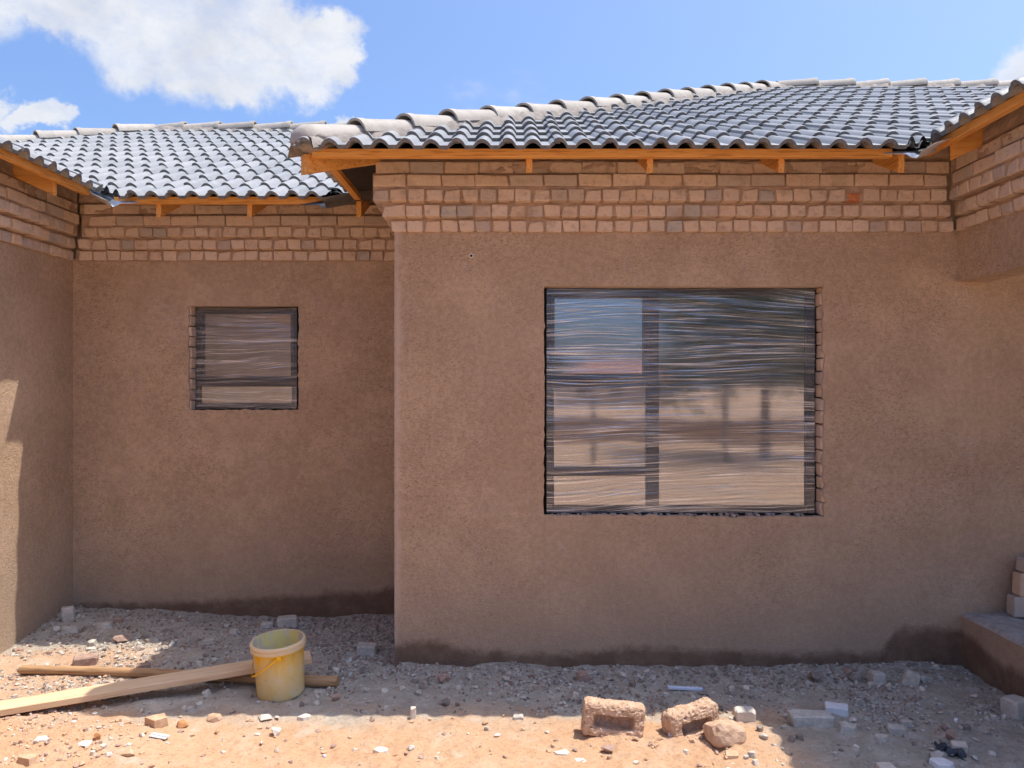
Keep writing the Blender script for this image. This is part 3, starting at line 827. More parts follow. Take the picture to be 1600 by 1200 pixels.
for x in (.105, .84, 1.64, 2.37):
    o = beam('rafter', (x, 4.68, zF(0, 4.68) + ro), (x, 6.4, zF(0, 6.4) + ro), .038, .114, M['pine_y'])
for x in (-2.70, -2.005, -1.17):
    beam('rafter', (x, 5.875, zB(0, 5.875) + ro), (x, 7.6, zB(0, 7.6) + ro), .038, .114, M['pine_y'])
for y in (5.45, 4.72, 4.0, 3.3, 2.6, 1.9, 1.1, .4, -.3, -1.1):
    beam('rafter', (XLE - .115, y, zL(XLE - .115, 0) + ro), (-5.0, y, zL(-5.0, 0) + ro), .038, .114, M['pine_x'])
for y in (4.70, 3.98, 3.26):
    beam('rafter', (XRE + .115, y, zR(XRE + .115, 0) + ro), (4.4, y, zR(4.4, 0) + ro), .038, .114, M['pine_x'])
beam('hip_rafter', (-1.265, 4.655, ZK - .03), (.2, 6.1, zF(0, 6.1) - .05), .05, .114, M['pine_x'])
def batten(p0, p1, mat, w=.05, h=.05):
    return beam('batten', p0, p1, w, h, mat)
batten((-1.205, 4.655, 3.303), (2.29, 4.655, 3.303), M['pine_x'])
batten((-3.02, 5.86, 3.306), (-1.40, 5.86, 3.306), M['pine_x'])
batten((XLE - .085, -1.8, ZL + .038), (XLE - .085, 5.80, ZL + .038), M['pine_y'])
batten((XRE + .085, 2.75, ZR + .038), (XRE + .085, 4.93, ZR + .038), M['pine_y'])
batten((XK + .075, 4.72, ZK + .035), (XK + .075, 5.86, ZK + .035), M['pine_y'])
# wall plates on the masonry
# valley flashings
def flashing(p0, p1, na, nb, w=.20, mat='metal'):
    """V-trough along p0->p1; na/nb horizontal unit directions to each side (up both slopes)"""
    p0 = Vector(p0); p1 = Vector(p1); vs = []; n = 12; prof = [(-w, .004), (-.06, .002), (-.03, -.016), (0, -.024), (.03, -.016), (.06, .002), (w, .004)]
    for i in range(n + 1):
        c = p0.lerp(p1, i / n)
        for t, dz in prof:
            dirv = Vector((*(na if t < 0 else nb), 0)); at = abs(t)
            vs.append(c + dirv * at + Vector((0, 0, dz - .026)))
    m = len(prof); fs = []
    for i in range(n):
        for k in range(m - 1):
            a = i * m + k; fs.append((a, a + 1, a + m + 1, a + m))
    me = new_mesh('valley_flashing', vs, fs, M[mat], True)
    o = part('valley_flashing', me)
    md = o.modifiers.new('thickness', 'SOLIDIFY'); md.thickness = .003; return o
def vpt(x, y, z): return (x, y, z)
x = XRE - .16; flashing((x, x + VR, zR(x, 0)), (5.8, 5.8 + VR, zR(5.8, 0)), (-1, 0), (0, -1))
x = XLE + .13; flashing((x, VL - x, zL(x, 0)), (-5.5, VL + 5.5, zL(-5.5, 0)), (1, 0), (0, -1))
x = XK - .13; flashing((x, x + VK, zK(x, 0)), (2.3, 2.3 + VK, zK(2.3, 0)), (-1, 0), (0, -1), mat='metal_dark')

# ------------------------------------------------------------------ windows
def rect_frame(bm, x0, x1, z0, z1, y0, y1, t):
    add_box(bm, (x0, y0, z0), (x0 + t, y1, z1), .003); add_box(bm, (x1 - t, y0, z0), (x1, y1, z1), .003)
    add_box(bm, (x0 + t, y0 + .001, z1 - t), (x1 - t, y1, z1), .003); add_box(bm, (x0 + t, y0 + .001, z0), (x1 - t, y1, z0 + t), .003)
def wz(py, d): return ZC + (600 - py) * d / F
def wxp(px, d): return (px - 800) * d / F
def film_mesh(x0, x1, z0, z1, y, seed, nxs=56, nzs=640):
    xs = np.linspace(x0, x1, nxs); zs = np.linspace(z0, z1, nzs); XX, ZZ = np.meshgrid(xs, zs, indexing='ij')
    sl = .26 * vnoise(ZZ * 2.6 + seed, XX * 0 + 1.5, 81) + .12 * vnoise(ZZ * 7 + seed, XX * .4 + 2.5, 85)
    q = ZZ + sl * (XX - x0) + .012 * fbm(XX * 1.5 + seed, ZZ * 3, 86, 2)
    D = .0030 * vnoise(XX * 1.6 + 3, q * 75 + 10, 82 + seed) + .0024 * vnoise(XX * 2.4 + 8, q * 140 + 10, 83 + seed) + .008 * fbm(XX * .8 + 4, q * 9 + 7, 84 + seed, 3)
    edge = np.minimum(np.minimum(XX - x0, x1 - XX), np.minimum(ZZ - z0, z1 - ZZ)); D = D * np.clip(edge / .06, .25, 1)
    vs = np.stack([XX.ravel(), (y + D).ravel(), ZZ.ravel()], 1)
    I = (np.arange(nxs - 1)[:, None] * nzs + np.arange(nzs - 1)[None, :]).ravel()
    fs = np.stack([I, I + nzs, I + nzs + 1, I + 1], 1)
    return new_mesh('plastic_film', vs.tolist(), fs.tolist(), M['film'], True)
def window(name, loc, fx0, fx1, fz0, fz1, y, bars, panes, label, seed, t=.05):
    """bars/panes in world metres; the window is the outer frame, its children are written relative to it"""
    bm = bmesh.new(); rect_frame(bm, fx0, fx1, fz0, fz1, y, y + .06, t)
    for b in bars: add_box(bm, (b[0], y + .002, b[1]), (b[2], y + .056, b[3]), .003)
    w = part('window', bm_mesh('window', bm, M['frame']), label)
    for k, (a, b, c, d, proud) in enumerate(panes):
        if proud:
            bm = bmesh.new(); rect_frame(bm, a - .028, c + .028, b - .028, d + .028, y - .012, y + .03, .03)
            s_ = bpy.data.objects.new('sash', bm_mesh('sash', bm, M['frame'])); COL.objects.link(s_); s_.parent = w; s_.matrix_parent_inverse = Matrix.Identity(4)
        p_ = bpy.data.objects.new('pane', new_mesh('pane', [(a, y + .026, b), (c, y + .026, b), (c, y + .026, d), (a, y + .026, d), (a, y + .032, b), (c, y + .032, b), (c, y + .032, d), (a, y + .032, d)],
             [(0, 1, 2, 3), (5, 4, 7, 6), (0, 4, 5, 1), (1, 5, 6, 2), (2, 6, 7, 3), (3, 7, 4, 0)], M['glass'])); COL.objects.link(p_); p_.parent = w
    f_ = bpy.data.objects.new('plastic_film', film_mesh(fx0 + .004, fx1 - .002, fz0 + .004, fz1 - .004, y - .020, seed)); COL.objects.link(f_); f_.parent = w
    return w
d1 = YF + .10
X_ = lambda px: wxp(px, d1); Z_ = lambda py: wz(py, d1)
window('window', None, X_(853), X_(1272), Z_(802), Z_(450), d1,
       [(X_(1010), Z_(800), X_(1030), Z_(452)), (X_(860), Z_(606), X_(1009.5), Z_(588)), (X_(860), Z_(744), X_(1009.5), Z_(730))],
       [(X_(866), Z_(584), X_(1006), Z_(465), True), (X_(866), Z_(730), X_(1010), Z_(606), False), (X_(866), Z_(791), X_(1010), Z_(744), False),
        (X_(1030), Z_(792), X_(1259), Z_(462), False)], 'large dark-framed window wrapped in wrinkled plastic film', 2)
d2 = YB + .10
X_ = lambda px: wxp(px, d2); Z_ = lambda py: wz(py, d2)
window('window', None, X_(301), X_(465), Z_(639), Z_(480), d2,
       [(X_(310), Z_(604), X_(460), Z_(588))],
       [(X_(316), Z_(588), X_(455), Z_(490), True), (X_(312), Z_(632), X_(458), Z_(604), False)], 'small square dark-framed window wrapped in plastic film', 5)
# near-black strips round the frames, painting shade into the gaps
part('frame_gap_shade', box_mesh('frame_gap_shade', (wx1 - .03, YF + .125, wz0 - .015), (wx1 + .07, YF + .15, wz1), M['gap']))
part('frame_gap_shade', box_mesh('frame_gap_shade', (wx0 - .01, YF + .125, wz0 - .018), (wx1 - .03, YF + .15, wz0 + .05), M['gap']))
part('frame_gap_shade', box_mesh('frame_gap_shade', (wx0 - .0115, YF + .125, wz0 + .05), (wx0 + .045, YF + .15, wz1), M['gap']))
part('frame_gap_shade', box_mesh('frame_gap_shade', (sx0 - .05, YB + .125, sz0 - .01), (sx0 + .03, YB + .15, sz1), M['gap']))
part('frame_gap_shade', box_mesh('frame_gap_shade', (sx0 + .03, YB + .125, sz0 - .01), (sx1 + .018, YB + .15, sz0 + .03), M['gap']))
part('frame_gap_shade', box_mesh('frame_gap_shade', (sx1 - .02, YB + .125, sz0 + .03), (sx1 + .018, YB + .15, sz1), M['gap']))
# crumbs of mortar on the big sill
bm = bmesh.new(); rr = random.Random(21)
for k in range(70):
    x = rr.uniform(wx0 + .01, wx1 + .04); s_ = rr.uniform(.004, .013)
    add_box(bm, (x - s_, YF + .02 + rr.uniform(0, .06), wz0 - .018), (x + s_, YF + .03 + rr.uniform(.06, .07), wz0 - .008 + s_ * .8), .002)
part('sill_crumbs', bm_mesh('sill_crumbs', bm, M['edge']), kind='stuff')
# conduit stub in the wall
bm = bmesh.new(); cx, cz = wxp(736.5, YF), wz(400, YF)
for i in range(16):
    pass
ro_, ri_ = .016, .009; ring = []
for (r, yy) in ((ro_, YF + .03), (ro_, YF - .014), (ri_, YF - .014), (ri_, YF + .03)):
    ring.append([bm.verts.new((cx + r * math.cos(2 * math.pi * i / 16), yy, cz + r * math.sin(2 * math.pi * i / 16))) for i in range(16)])
for a, b in zip(ring[:-1], ring[1:]):
    for i in range(16): bm.faces.new((a[i], a[(i + 1) % 16], b[(i + 1) % 16], b[i]))
part('conduit_stub', bm_mesh('conduit_stub', bm, simple('conduit_plastic', (.60, .54, .44), (.68, .62, .52), 20, .6, .1)), 'short cut plastic conduit poking from the wall')
bm = bmesh.new(); bmesh.ops.create_circle(bm, cap_ends=True, radius=.0092, segments=16, matrix=Matrix.Translation((cx, YF - .006, cz)) @ Matrix.Rotation(math.pi / 2, 4, 'X'))
part('conduit_hole_shade', bm_mesh('conduit_hole_shade', bm, M['gap']))  # dark disc painting the shade inside the conduit

# ------------------------------------------------------------------ loose things
def hull_pts(pts, name, mat, jit=0, seed=0, sub=0):
    bm = bmesh.new()
    for p in pts: bm.verts.new(p)
    r = bmesh.ops.convex_hull(bm, input=bm.verts[:])
    bmesh.ops.delete(bm, geom=[v for v in bm.verts if not v.link_faces], context='VERTS')
    if sub:
        bmesh.ops.bevel(bm, geom=bm.edges[:], offset=sub, segments=1, affect='EDGES', clamp_overlap=True)
        rr_ = random.Random(seed)
        for v in bm.verts: v.co += Vector((rr_.uniform(-1, 1), rr_.uniform(-1, 1), rr_.uniform(-1, 1))) * jit
    return bm_mesh(name, bm, mat)
def stone_mesh(w, dpt, h, seed, mat, shape='stone'):
    r = random.Random(seed)
    if shape == 'brick':
        pts = []
        for sx in (-1, 1):
            for sy in (-1, 1):
                for sz in (0, 1):
                    pts.append((sx * w / 2 * r.uniform(.86, 1), sy * dpt / 2 * r.uniform(.86, 1), sz * h * r.uniform(.88, 1) - .01))
        pts.append((w / 2 * r.uniform(.7, 1.08), 0, h * r.uniform(.2, .6)))
        return hull_pts(pts, 'stone', mat, .0018, seed, min(w, dpt, h) * .09)
    if shape == 'slab':
        n = r.randint(5, 7); pts = []
        for k in range(n):
            a = 2 * math.pi * (k + r.uniform(-.3, .3)) / n; q = r.uniform(.75, 1.05)
            for sz in (0, 1): pts.append((w / 2 * q * math.cos(a) * (1 - .1 * sz), dpt / 2 * q * math.sin(a) * (1 - .1 * sz), h * (sz * r.uniform(.75, 1)) - .006))
        return hull_pts(pts, 'stone', mat)
    pts = []
    for k in range(15):
        v = Vector((r.gauss(0, 1), r.gauss(0, 1), r.gauss(0, 1))).normalized() * r.uniform(.82, 1.05)
        pts.append((v.x * w / 2, v.y * dpt / 2, (v.z * .5 + .42) * h))
    return hull_pts(pts, 'stone', mat)
sid = 0
def stone(px, py, wpx, hpx, mat, label, name='stone', cat='stone', shape='stone', yaw=0., depth=None, tilt=(0, 0), group=None):
    """px,py = centre of the base in the photo"""
    global sid; sid += 1
    P = gp(px, py); k = P.y / F; w = wpx * k; h = max(hpx * k, .012); dpt = depth or w * .8
    P = P + Vector((0, dpt * .35, 0)); P.z = gh(P.x, P.y) - .006
    me = stone_mesh(w, dpt, h, 300 + sid, mat, shape)
    o = link(name, me, loc=P, label=label, cat=cat, group=group); o.rotation_euler = (math.radians(tilt[0]), math.radians(tilt[1]), yaw)
    return o
m = M
# recess
stone(103, 970, 18, 22, m['r_grey'], 'upright grey stone in the corner of the recess by the left wall', shape='brick', yaw=.5)
stone(82, 985, 15, 16, m['r_grey'], 'leaning pale grey chip just in front of the corner stone', shape='slab', yaw=.9, tilt=(40, 0))
stone(102, 990, 34, 10, m['r_grey'], 'flat grey slab fragment below the corner stone', shape='slab')
stone(158, 984, 30, 10, m['r_grey'], 'long flat grey slab lying along the recess wall', shape='slab', yaw=.2)
stone(183, 974, 14, 11, m['r_brown'], 'small brownish block fragment near the recess wall', shape='brick')
stone(186, 1006, 30, 13, m['r_brown'], 'reddish brown stone with a grey tip in the recess shade', shape='stone')
stone(322, 1007, 22, 10, m['r_grey'], 'pale flat stone in the middle of the recess', shape='slab')
stone(415, 982, 20, 11, m['r_grey'], 'grey stone against the recess wall left of the grey block', shape='brick', yaw=.4)
stone(447, 980, 32, 18, m['r_grey'], 'squared grey block against the recess wall behind the bucket', 'broken_block', 'block', 'brick', .25, .11)
stone(572, 1024, 32, 18, m['r_grey'], 'half brick lying in shade between bucket and wall corner', 'broken_brick', 'brick', 'brick', .04, .10)
stone(310, 1039, 13, 8, m['r_pale'], 'small whitish chip behind the plank', shape='slab')
stone(524, 1096, 17, 13, m['r_brown'], 'brownish triangular stone right of the bucket', shape='stone')
stone(502, 1072, 12, 7, m['r_pale'], 'white chip in front of the pole end', shape='stone')
stone(496, 1084, 24, 5, m['r_grey'], 'thin flat grey flake in front of the pole', shape='slab')
# along the front wall
stone(648, 1068, 16, 9, m['r_dark'], 'dark flat stone below the wall corner', shape='slab')
stone(692, 1069, 24, 15, m['r_brown'], 'wedge-shaped brown brick chip at the foot of the wall', 'brick_chip', 'brick chip', 'stone')
stone(806, 1071, 12, 8, m['r_grey'], 'small pale stone at the shaded wall foot', shape='stone')
stone(869, 1070, 15, 9, m['r_dark'], 'dark lumpy stone beside the square pinkish brick piece', shape='stone')
stone(911, 1065, 19, 17, m['r_brown'], 'square pinkish brick piece at the wall foot', 'brick_chip', 'brick chip', 'brick', .3, .06)
stone(974, 1061, 15, 10, m['r_pale'], 'white rounded stone touching the front wall', shape='stone')
stone(1021, 1065, 14, 12, m['r_grey'], 'grey pointed stone by the wall above the pale strip', shape='stone')
stone(1100, 1087, 20, 9, m['r_dark'], 'dark stone at the right end of the pale blue strip', shape='stone')
stone(697, 1104, 24, 14, m['r_dark'], 'cluster of dark clods on the shadow edge', shape='stone')
stone(714, 1104, 9, 10, m['r_dark'], 'dark clod right of the clod cluster', shape='stone')
# right-hand rubble at the wall
stone(1276, 1066, 32, 20, m['r_dark'], 'dark broken clod at the damp wall foot', shape='stone')
stone(1325, 1052, 11, 11, m['r_brown'], 'small tilted brick corner on the wall rubble', 'brick_chip', 'brick chip', 'brick', .4, .05, (15, 25))
stone(1340, 1066, 26, 14, m['r_dark'], 'brown clod between the two upright brick halves and dark clod', shape='stone')
stone(1374, 1070, 21, 26, m['r_grey'], 'upright half brick leaning on the front wall', 'broken_brick', 'brick', 'brick', .1, .07)
stone(1424, 1071, 24, 26, m['r_grey'], 'leaning broken brick half right of the upright half', 'broken_brick', 'brick', 'brick', -.3, .07, (0, 14))
stone(1446, 1068, 16, 14, m['r_grey'], 'grey stone tucked behind the leaning brick half', shape='stone')
stone(1455, 1066, 14, 9, m['r_grey'], 'small flat stone rightmost in the wall-foot pile', shape='slab')
stone(1362, 1072, 14, 9, m['r_pale'], 'pale lump at the foot of the upright half brick', shape='stone')
stone(1345, 1103, 18, 14, m['r_grey'], 'triangular grey stone above the white chunk', shape='stone')
stone(1311, 1116, 36, 15, m['r_white'], 'white plaster chunk touching the long grey block', 'plaster_chunk', 'plaster chunk', 'brick', -.35, .10)
stone(1272, 1134, 70, 24, m['r_grey'], 'long grey cement block lying in the shade', 'cement_block', 'block', 'brick', -.06, .11)
stone(1329, 1145, 40, 13, m['r_grey'], 'flat grey slab piece below the white chunk', shape='slab')
stone(1334, 1130, 14, 11, m['r_pale'], 'pale stone right of the long grey block', shape='stone')
stone(1404, 1146, 27, 14, m['r_grey'], 'flat-topped stone with a dark side on the grey ground', shape='brick', yaw=-.3)
stone(1421, 1137, 24, 11, m['r_grey'], 'rounded grey stone behind the flat-topped stone', shape='slab')
stone(1380, 1160, 26, 12, m['r_grey'], 'pale grey fragment below the flat-topped stone', shape='slab')
stone(1525, 1092, 15, 8, m['r_pale'], 'light oval stone near the porch step', shape='stone')
stone(1513, 1142, 18, 10, m['r_dark'], 'dark flat stone midway to the porch step', shape='slab')
stone(1594, 1124, 34, 36, m['r_grey'], 'large rounded block against the porch step', 'broken_block', 'block', 'brick', .3, .12)
stone(1571, 1126, 10, 10, m['r_grey'], 'small grey stone beside the rounded block', shape='stone')
stone(1481, 1143, 18, 14, m['r_brown'], 'brown stone behind the pale pink lump', shape='stone')
stone(1491, 1160, 24, 22, m['r_brown'], 'pinkish lump above the dark plastic scrap', shape='stone')
stone(1495, 1139, 10, 9, m['r_white'], 'white chip on top of the pinkish lump', shape='stone', tilt=(10, 10)).location.z += .035
stone(1502, 1177, 24, 13, m['r_pale'], 'pale stone lying on the dark plastic scrap', shape='brick', yaw=-.4).location.z += .012
stone(1470, 1190, 30, 14, m['r_grey'], 'grey slab propped beside the dark plastic scrap', shape='slab', tilt=(12, -14))
stone(1478, 1210, 46, 20, m['r_white'], 'white sheet offcut at the lower right edge', 'board_offcut', 'offcut', 'slab', -.4)
stone(1387, 1206, 26, 14, m['r_pale'], 'pale chunk on the bottom edge right of the shadow line', shape='brick')
stone(1584, 1203, 30, 12, m['r_grey'], 'grey slab in the bottom right corner', shape='slab')
# sunlit soil
stone(1166, 1129, 32, 24, m['r_pale'], 'whitish half brick on the shadow edge behind the soil lump', 'broken_brick', 'brick', 'brick', -.12, .08)
stone(1052, 1157, 20, 10, m['r_white'], 'white chip in front of the second hollow block', shape='stone')
stone(951, 1178, 25, 20, m['r_brown'], 'brown angular stone in front of the first hollow block', shape='stone')
stone(953, 1186, 11, 9, m['r_orange'], 'small sandy pebble at the brown angular stone', shape='stone')
stone(878, 1181, 30, 7, m['r_pale'], 'pale flat flake on the sand left of the brown stone', shape='slab')
stone(907, 1190, 22, 5, m['r_white'], 'white sliver of plaster on the sunny sand', shape='slab')
stone(1146, 1186, 34, 10, m['r_orange'], 'sand-coloured flat stone right of the hollow blocks', shape='slab')
stone(645, 1124, 9, 23, m['r_pale'], 'narrow upright stone casting a short shadow on the shadow edge', 'upright_stone', 'stone', 'brick', .2, .035)
stone(594, 1176, 28, 9, m['r_pale'], 'pale triangular flake on the sunny sand', shape='slab')
stone(642, 1172, 14, 8, m['r_pale'], 'pale chip right of the triangular flake', shape='stone')
stone(427, 1152, 25, 15, m['r_pale'], 'chalky white stone below the bucket', shape='stone')
stone(413, 1127, 28, 9, m['r_pale'], 'crumbly pale lump at the shadow edge below the bucket', shape='stone')
stone(474, 1126, 26, 8, m['r_pale'], 'flat pale lump right of the crumbly lump', shape='slab')
stone(580, 1128, 13, 9, m['r_brown'], 'small brown clod on the shadow edge', shape='stone')
stone(760, 1142, 10, 9, m['r_grey'], 'bluish grey pebble alone on the sand', shape='stone')
stone(810, 1124, 17, 10, m['r_grey'], 'grey squared chip on the shadow edge', shape='brick')
stone(506, 1184, 9, 8, m['r_white'], 'white pebble near the bottom edge', shape='stone')
stone(331, 1129, 27, 16, m['r_orange'], 'tan angular stone below the plank', shape='stone')
stone(283, 1138, 22, 15, m['r_rust'], 'rust orange stone left of the tan stone', shape='stone')
stone(239, 1137, 38, 19, m['r_orange'], 'large tan slab of rubble below the plank', shape='slab', tilt=(8, 0))
stone(192, 1131, 26, 11, m['r_orange'], 'tan stone left of the large tan slab', shape='stone')
stone(151, 1157, 16, 14, m['r_rust'], 'orange yellow stone by the white scrap', shape='stone')
stone(130, 1167, 24, 8, m['r_white'], 'crumpled white paper scrap on the rubble', 'paper_scrap', 'paper', 'stone')
stone(199, 1166, 14, 7, m['r_pale'], 'sandy chip between white scrap and grey strip', shape='stone')
stone(195, 1183, 30, 15, m['r_orange'], 'sand covered lump near the bottom left', shape='stone')
stone(36, 1196, 40, 12, m['r_orange'], 'broad sandy stone in the bottom left corner', shape='slab')
stone(60, 1160, 34, 6, m['r_pale'], 'pale flat crust on the rubble at lower left', shape='slab')
stone(129, 1041, 36, 18, m['r_brown'], 'brown brick lump behind the pole in the sun', 'broken_brick', 'brick', 'brick', .4, .10)
stone(139, 1017, 16, 7, m['r_pale'], 'pale stone at the rear edge of the sunny patch', shape='stone')
stone(26, 1018, 20, 6, m['r_brown'], 'flat brown stone in the sun by the left wall', shape='slab')
stone(218, 1017, 16, 12, m['r_pale'], 'cream stone on the sunny patch rim', shape='stone')
stone(222, 1048, 20, 14, m['r_brown'], 'brown stone behind the pole at the shadow edge', shape='brick', yaw=.3)
stone(138, 1074, 10, 6, m['r_rust'], 'small yellow orange stone behind the plank', shape='stone')

# flat strips and scraps
P = gp(1071, 1079); L_ = 53 * P.y / F
bm = bmesh.new(); add_box(bm, (-L_ / 2, -.012, 0), (L_ / 2, .012, .016), .002)
for s_ in (-.5, .35): add_box(bm, (L_ * s_ - .004, -.0125, .0163), (L_ * s_ + .004, .0125, .0175))
o = link('plastic_strip', bm_mesh('plastic_strip', bm, M['r_blue']), loc=P + Vector((0, 0, .006)), label='pale blue plastic strip lying in the shade below the big window', cat='plastic strip'); o.rotation_euler = (.05, .03, -.06)
P = gp(249, 1153); L_ = 30 * P.y / F
bm = bmesh.new(); add_box(bm, (-L_ / 2, -.02, 0), (L_ / 2, .02, .006), .002); add_box(bm, (-L_ / 2, -.004, .0062), (L_ / 2, .004, .009))
o = link('metal_strip', bm_mesh('metal_strip', bm, simple('grey_strip', (.50, .50, .52), (.62, .62, .64), 10, .45, .1)), loc=P + Vector((0, 0, .008)), label='short grey ribbed strip on the sunny rubble at lower left', cat='strip'); o.rotation_euler = (.1, .05, -.25)
def scrap(px, py, wpx, hpx, seed, label):
    P = gp(px, py); k = P.y / F; n = 9; r = random.Random(seed); vs = []
    for i in range(n):
        for j in range(n):
            u, v = i / (n - 1) - .5, j / (n - 1) - .5
            vs.append((u * wpx * k * (1 - .35 * abs(v)), v * .075, .012 + .016 * math.sin(u * 5 + v * 3) * math.cos(v * 6 - u * 3) + r.uniform(-.008, .008) - .03 * (abs(u) + abs(v)) * .7))
    fs = [(i * n + j, (i + 1) * n + j, (i + 1) * n + j + 1, i * n + j + 1) for i in range(n - 1) for j in range(n - 1)]
    o = link('plastic_scrap', new_mesh('plastic_scrap', vs, fs, M['r_navy'], True), loc=P + Vector((0, .03, .012)), label=label, cat='scrap')
    o.modifiers.new('t', 'SOLIDIFY').thickness = .003; o.rotation_euler.z = r.uniform(-.5, .2)
scrap(1477, 1174, 18, 18, 1, 'crumpled dark plastic scrap under the pale stone')
scrap(1500, 1184, 28, 8, 2, 'narrow dark plastic strip in front of the pale stone')

# small chips: individuals that share one label, then gravel as one mass
CH = {}
def chips(n, region, mats, label, group, smin, smax, seed):
    r = random.Random(seed)
    base = [[stone_mesh(1, r.uniform(.6, .95), r.uniform(.4, .7), 900 + seed * 20 + i, mm, r.choice(('stone', 'slab', 'stone'))) for i in range(4)] for mm in mats]
    k = 0
    while k < n:
        px, py = r.uniform(0, 1600), r.uniform(975, 1198)
        if not region(px, py): continue
        P = gp(px, py)
        if not (P.y < YF - .04 if P.x > XB - .04 else P.y < YB - .04) or P.x < XL + .05 or P.x > 2.93: continue
        s_ = r.uniform(smin, smax) * P.y / F
        o = link('rubble_chip', r.choice(base[r.randrange(len(base))]), loc=(P.x, P.y, P.z - .12 * s_), label=label, cat='rubble chip', group=group)
        o.scale = (s_, s_, s_); o.rotation_euler = (r.uniform(-.4, .4), r.uniform(-.4, .4), r.uniform(0, 6.28)); k += 1
sunny = lambda px, py: (py > 1118 and px < 1150) or (px < 200 and 1015 < py < 1090)
chips(90, sunny, [M['r_pale'], M['r_orange'], M['r_orange'], M['r_brown']], 'small sandy rubble chip lying on the sunlit orange soil', 'small rubble chips in the sun', 6, 14, 1)
chips(170, lambda px, py: not sunny(px, py), [M['r_grey'], M['r_grey'], M['r_dark'], M['r_pale']], 'small grey rubble chip lying on the shaded dusty ground', 'small rubble chips in the shade', 6, 17, 2)

def gravel(name, n, mats, seed, label, keep):
    r = np.random.default_rng(seed); rv = random.Random(seed)
    base = []
    for i in range(10):
        me = stone_mesh(1, rv.uniform(.6, 1), rv.uniform(.35, .7), 1200 + seed * 20 + i, None, rv.choice(('stone', 'slab', 'stone')))
        bm = bmesh.new(); bm.from_mesh(me); bmesh.ops.triangulate(bm, faces=bm.faces); bm.verts.index_update()
        base.append((np.array([v.co for v in bm.verts]), np.array([[v.index for v in f.verts] for f in bm.faces]))); bm.free()
    xs = r.uniform(XL, 3.1, n * 6); ys = r.uniform(3.45, YB, n * 6)
    dens = np.clip(.22 + 2.8 * fbm(xs * 1.8 + 33, ys * 1.8 + 12, 91, 3), .05, 1)
    dens = np.clip(dens + .75 * np.exp(-((ys - 5.02) / .16) ** 2) * (xs > XB) + .5 * (ys > 5.35) * (xs < XB) - 1.1 * (1 - np.exp(-((xs + 2.6) / 1.3) ** 2) - np.exp(-((xs - 1.1) / .7) ** 2)) * (ys < 4.42) * (xs < 1.9) - .25 * ((ys > 4.45) & (ys < 4.85) & (xs > -.9) & (xs < 1.4)), .03, 1)
    ok = (r.random(n * 6) < dens) & np.where(xs > XB - .01, ys < YF - .015, ys < YB - .02) & (xs < 2.97) & keep(xs, ys)
    xs, ys = xs[ok][:n], ys[ok][:n]; hs = ground_h(xs, ys)
    AV, AF, AM = [], [], []; off = 0
    for x, y, h in zip(xs, ys, hs):
        b, f = base[r.integers(10)]
        s_ = .007 + .030 * r.random() ** 3.0
        a = r.uniform(0, 6.28); c_, n_ = math.cos(a), math.sin(a); tl = r.uniform(-.5, .5)
        R = np.array([[c_, -n_, 0], [n_, c_, 0], [0, 0, 1]]) @ np.array([[1, 0, 0], [0, math.cos(tl), -math.sin(tl)], [0, math.sin(tl), math.cos(tl)]])
        AV.append((b * s_) @ R.T + np.array([x, y, h - .1 * s_])); AF.append(f + off); AM += [int(r.integers(len(mats)))] * len(f); off += len(b)
    V = np.concatenate(AV); Fc = np.concatenate(AF)
    me = bpy.data.meshes.new(name); me.from_pydata(V.tolist(), [], Fc.tolist()); me.update()
    for q in mats: me.materials.append(q)
    me.polygons.foreach_set('material_index', AM)
    link(name, me, kind='stuff', label=label)
shade_k = lambda x, y: (y > 4.42) | (x > 1.5)
gravel('gravel', 16000, [M['r_grey'], M['r_grey'], M['r_grey'], M['r_dark'], M['r_dark'], M['r_brown']], 3, 'loose grey grit and chips along the foot of the walls', shade_k)
gravel('grit', 4200, [M['r_orange'], M['r_pale'], M['r_orange'], M['r_brown']], 4, 'loose sandy grit on the sunlit soil', lambda x, y: ~shade_k(x, y))

# ------------------------------------------------------------------ hollow blocks
def voxel_rough(bm, seed, vox, big=.007):
    tmp = bpy.data.meshes.new('tmp'); bmesh.ops.recalc_face_normals(bm, faces=bm.faces); bm.to_mesh(tmp); bm.free()
    t_ = bpy.data.objects.new('tmp', tmp); COL.objects.link(t_)
    md = t_.modifiers.new('r', 'REMESH'); md.mode = 'VOXEL'; md.voxel_size = vox
    ev = t_.evaluated_get(bpy.context.evaluated_depsgraph_get()); me = bpy.data.meshes.new_from_object(ev)
    bpy.data.objects.remove(t_); bpy.data.meshes.remove(tmp)
    me.name = 'block'; me.materials.clear(); me.materials.append(M['block'])
    nr = [v.normal.copy() for v in me.vertices]
    for v, n_ in zip(me.vertices, nr):
        c = v.co.copy(); k = big * mnoise.noise(c * 11 + Vector((seed, 0, 0))) + .0045 * mnoise.noise(c * 34 + Vector((0, seed, 0))) + .005 * mnoise.noise(c * 85)
        pit = mnoise.noise(c * 52 + Vector((seed, seed, 9)))
        if pit > .28: k -= (pit - .28) * .03
        v.co = c + n_ * k
    me.update(); return me
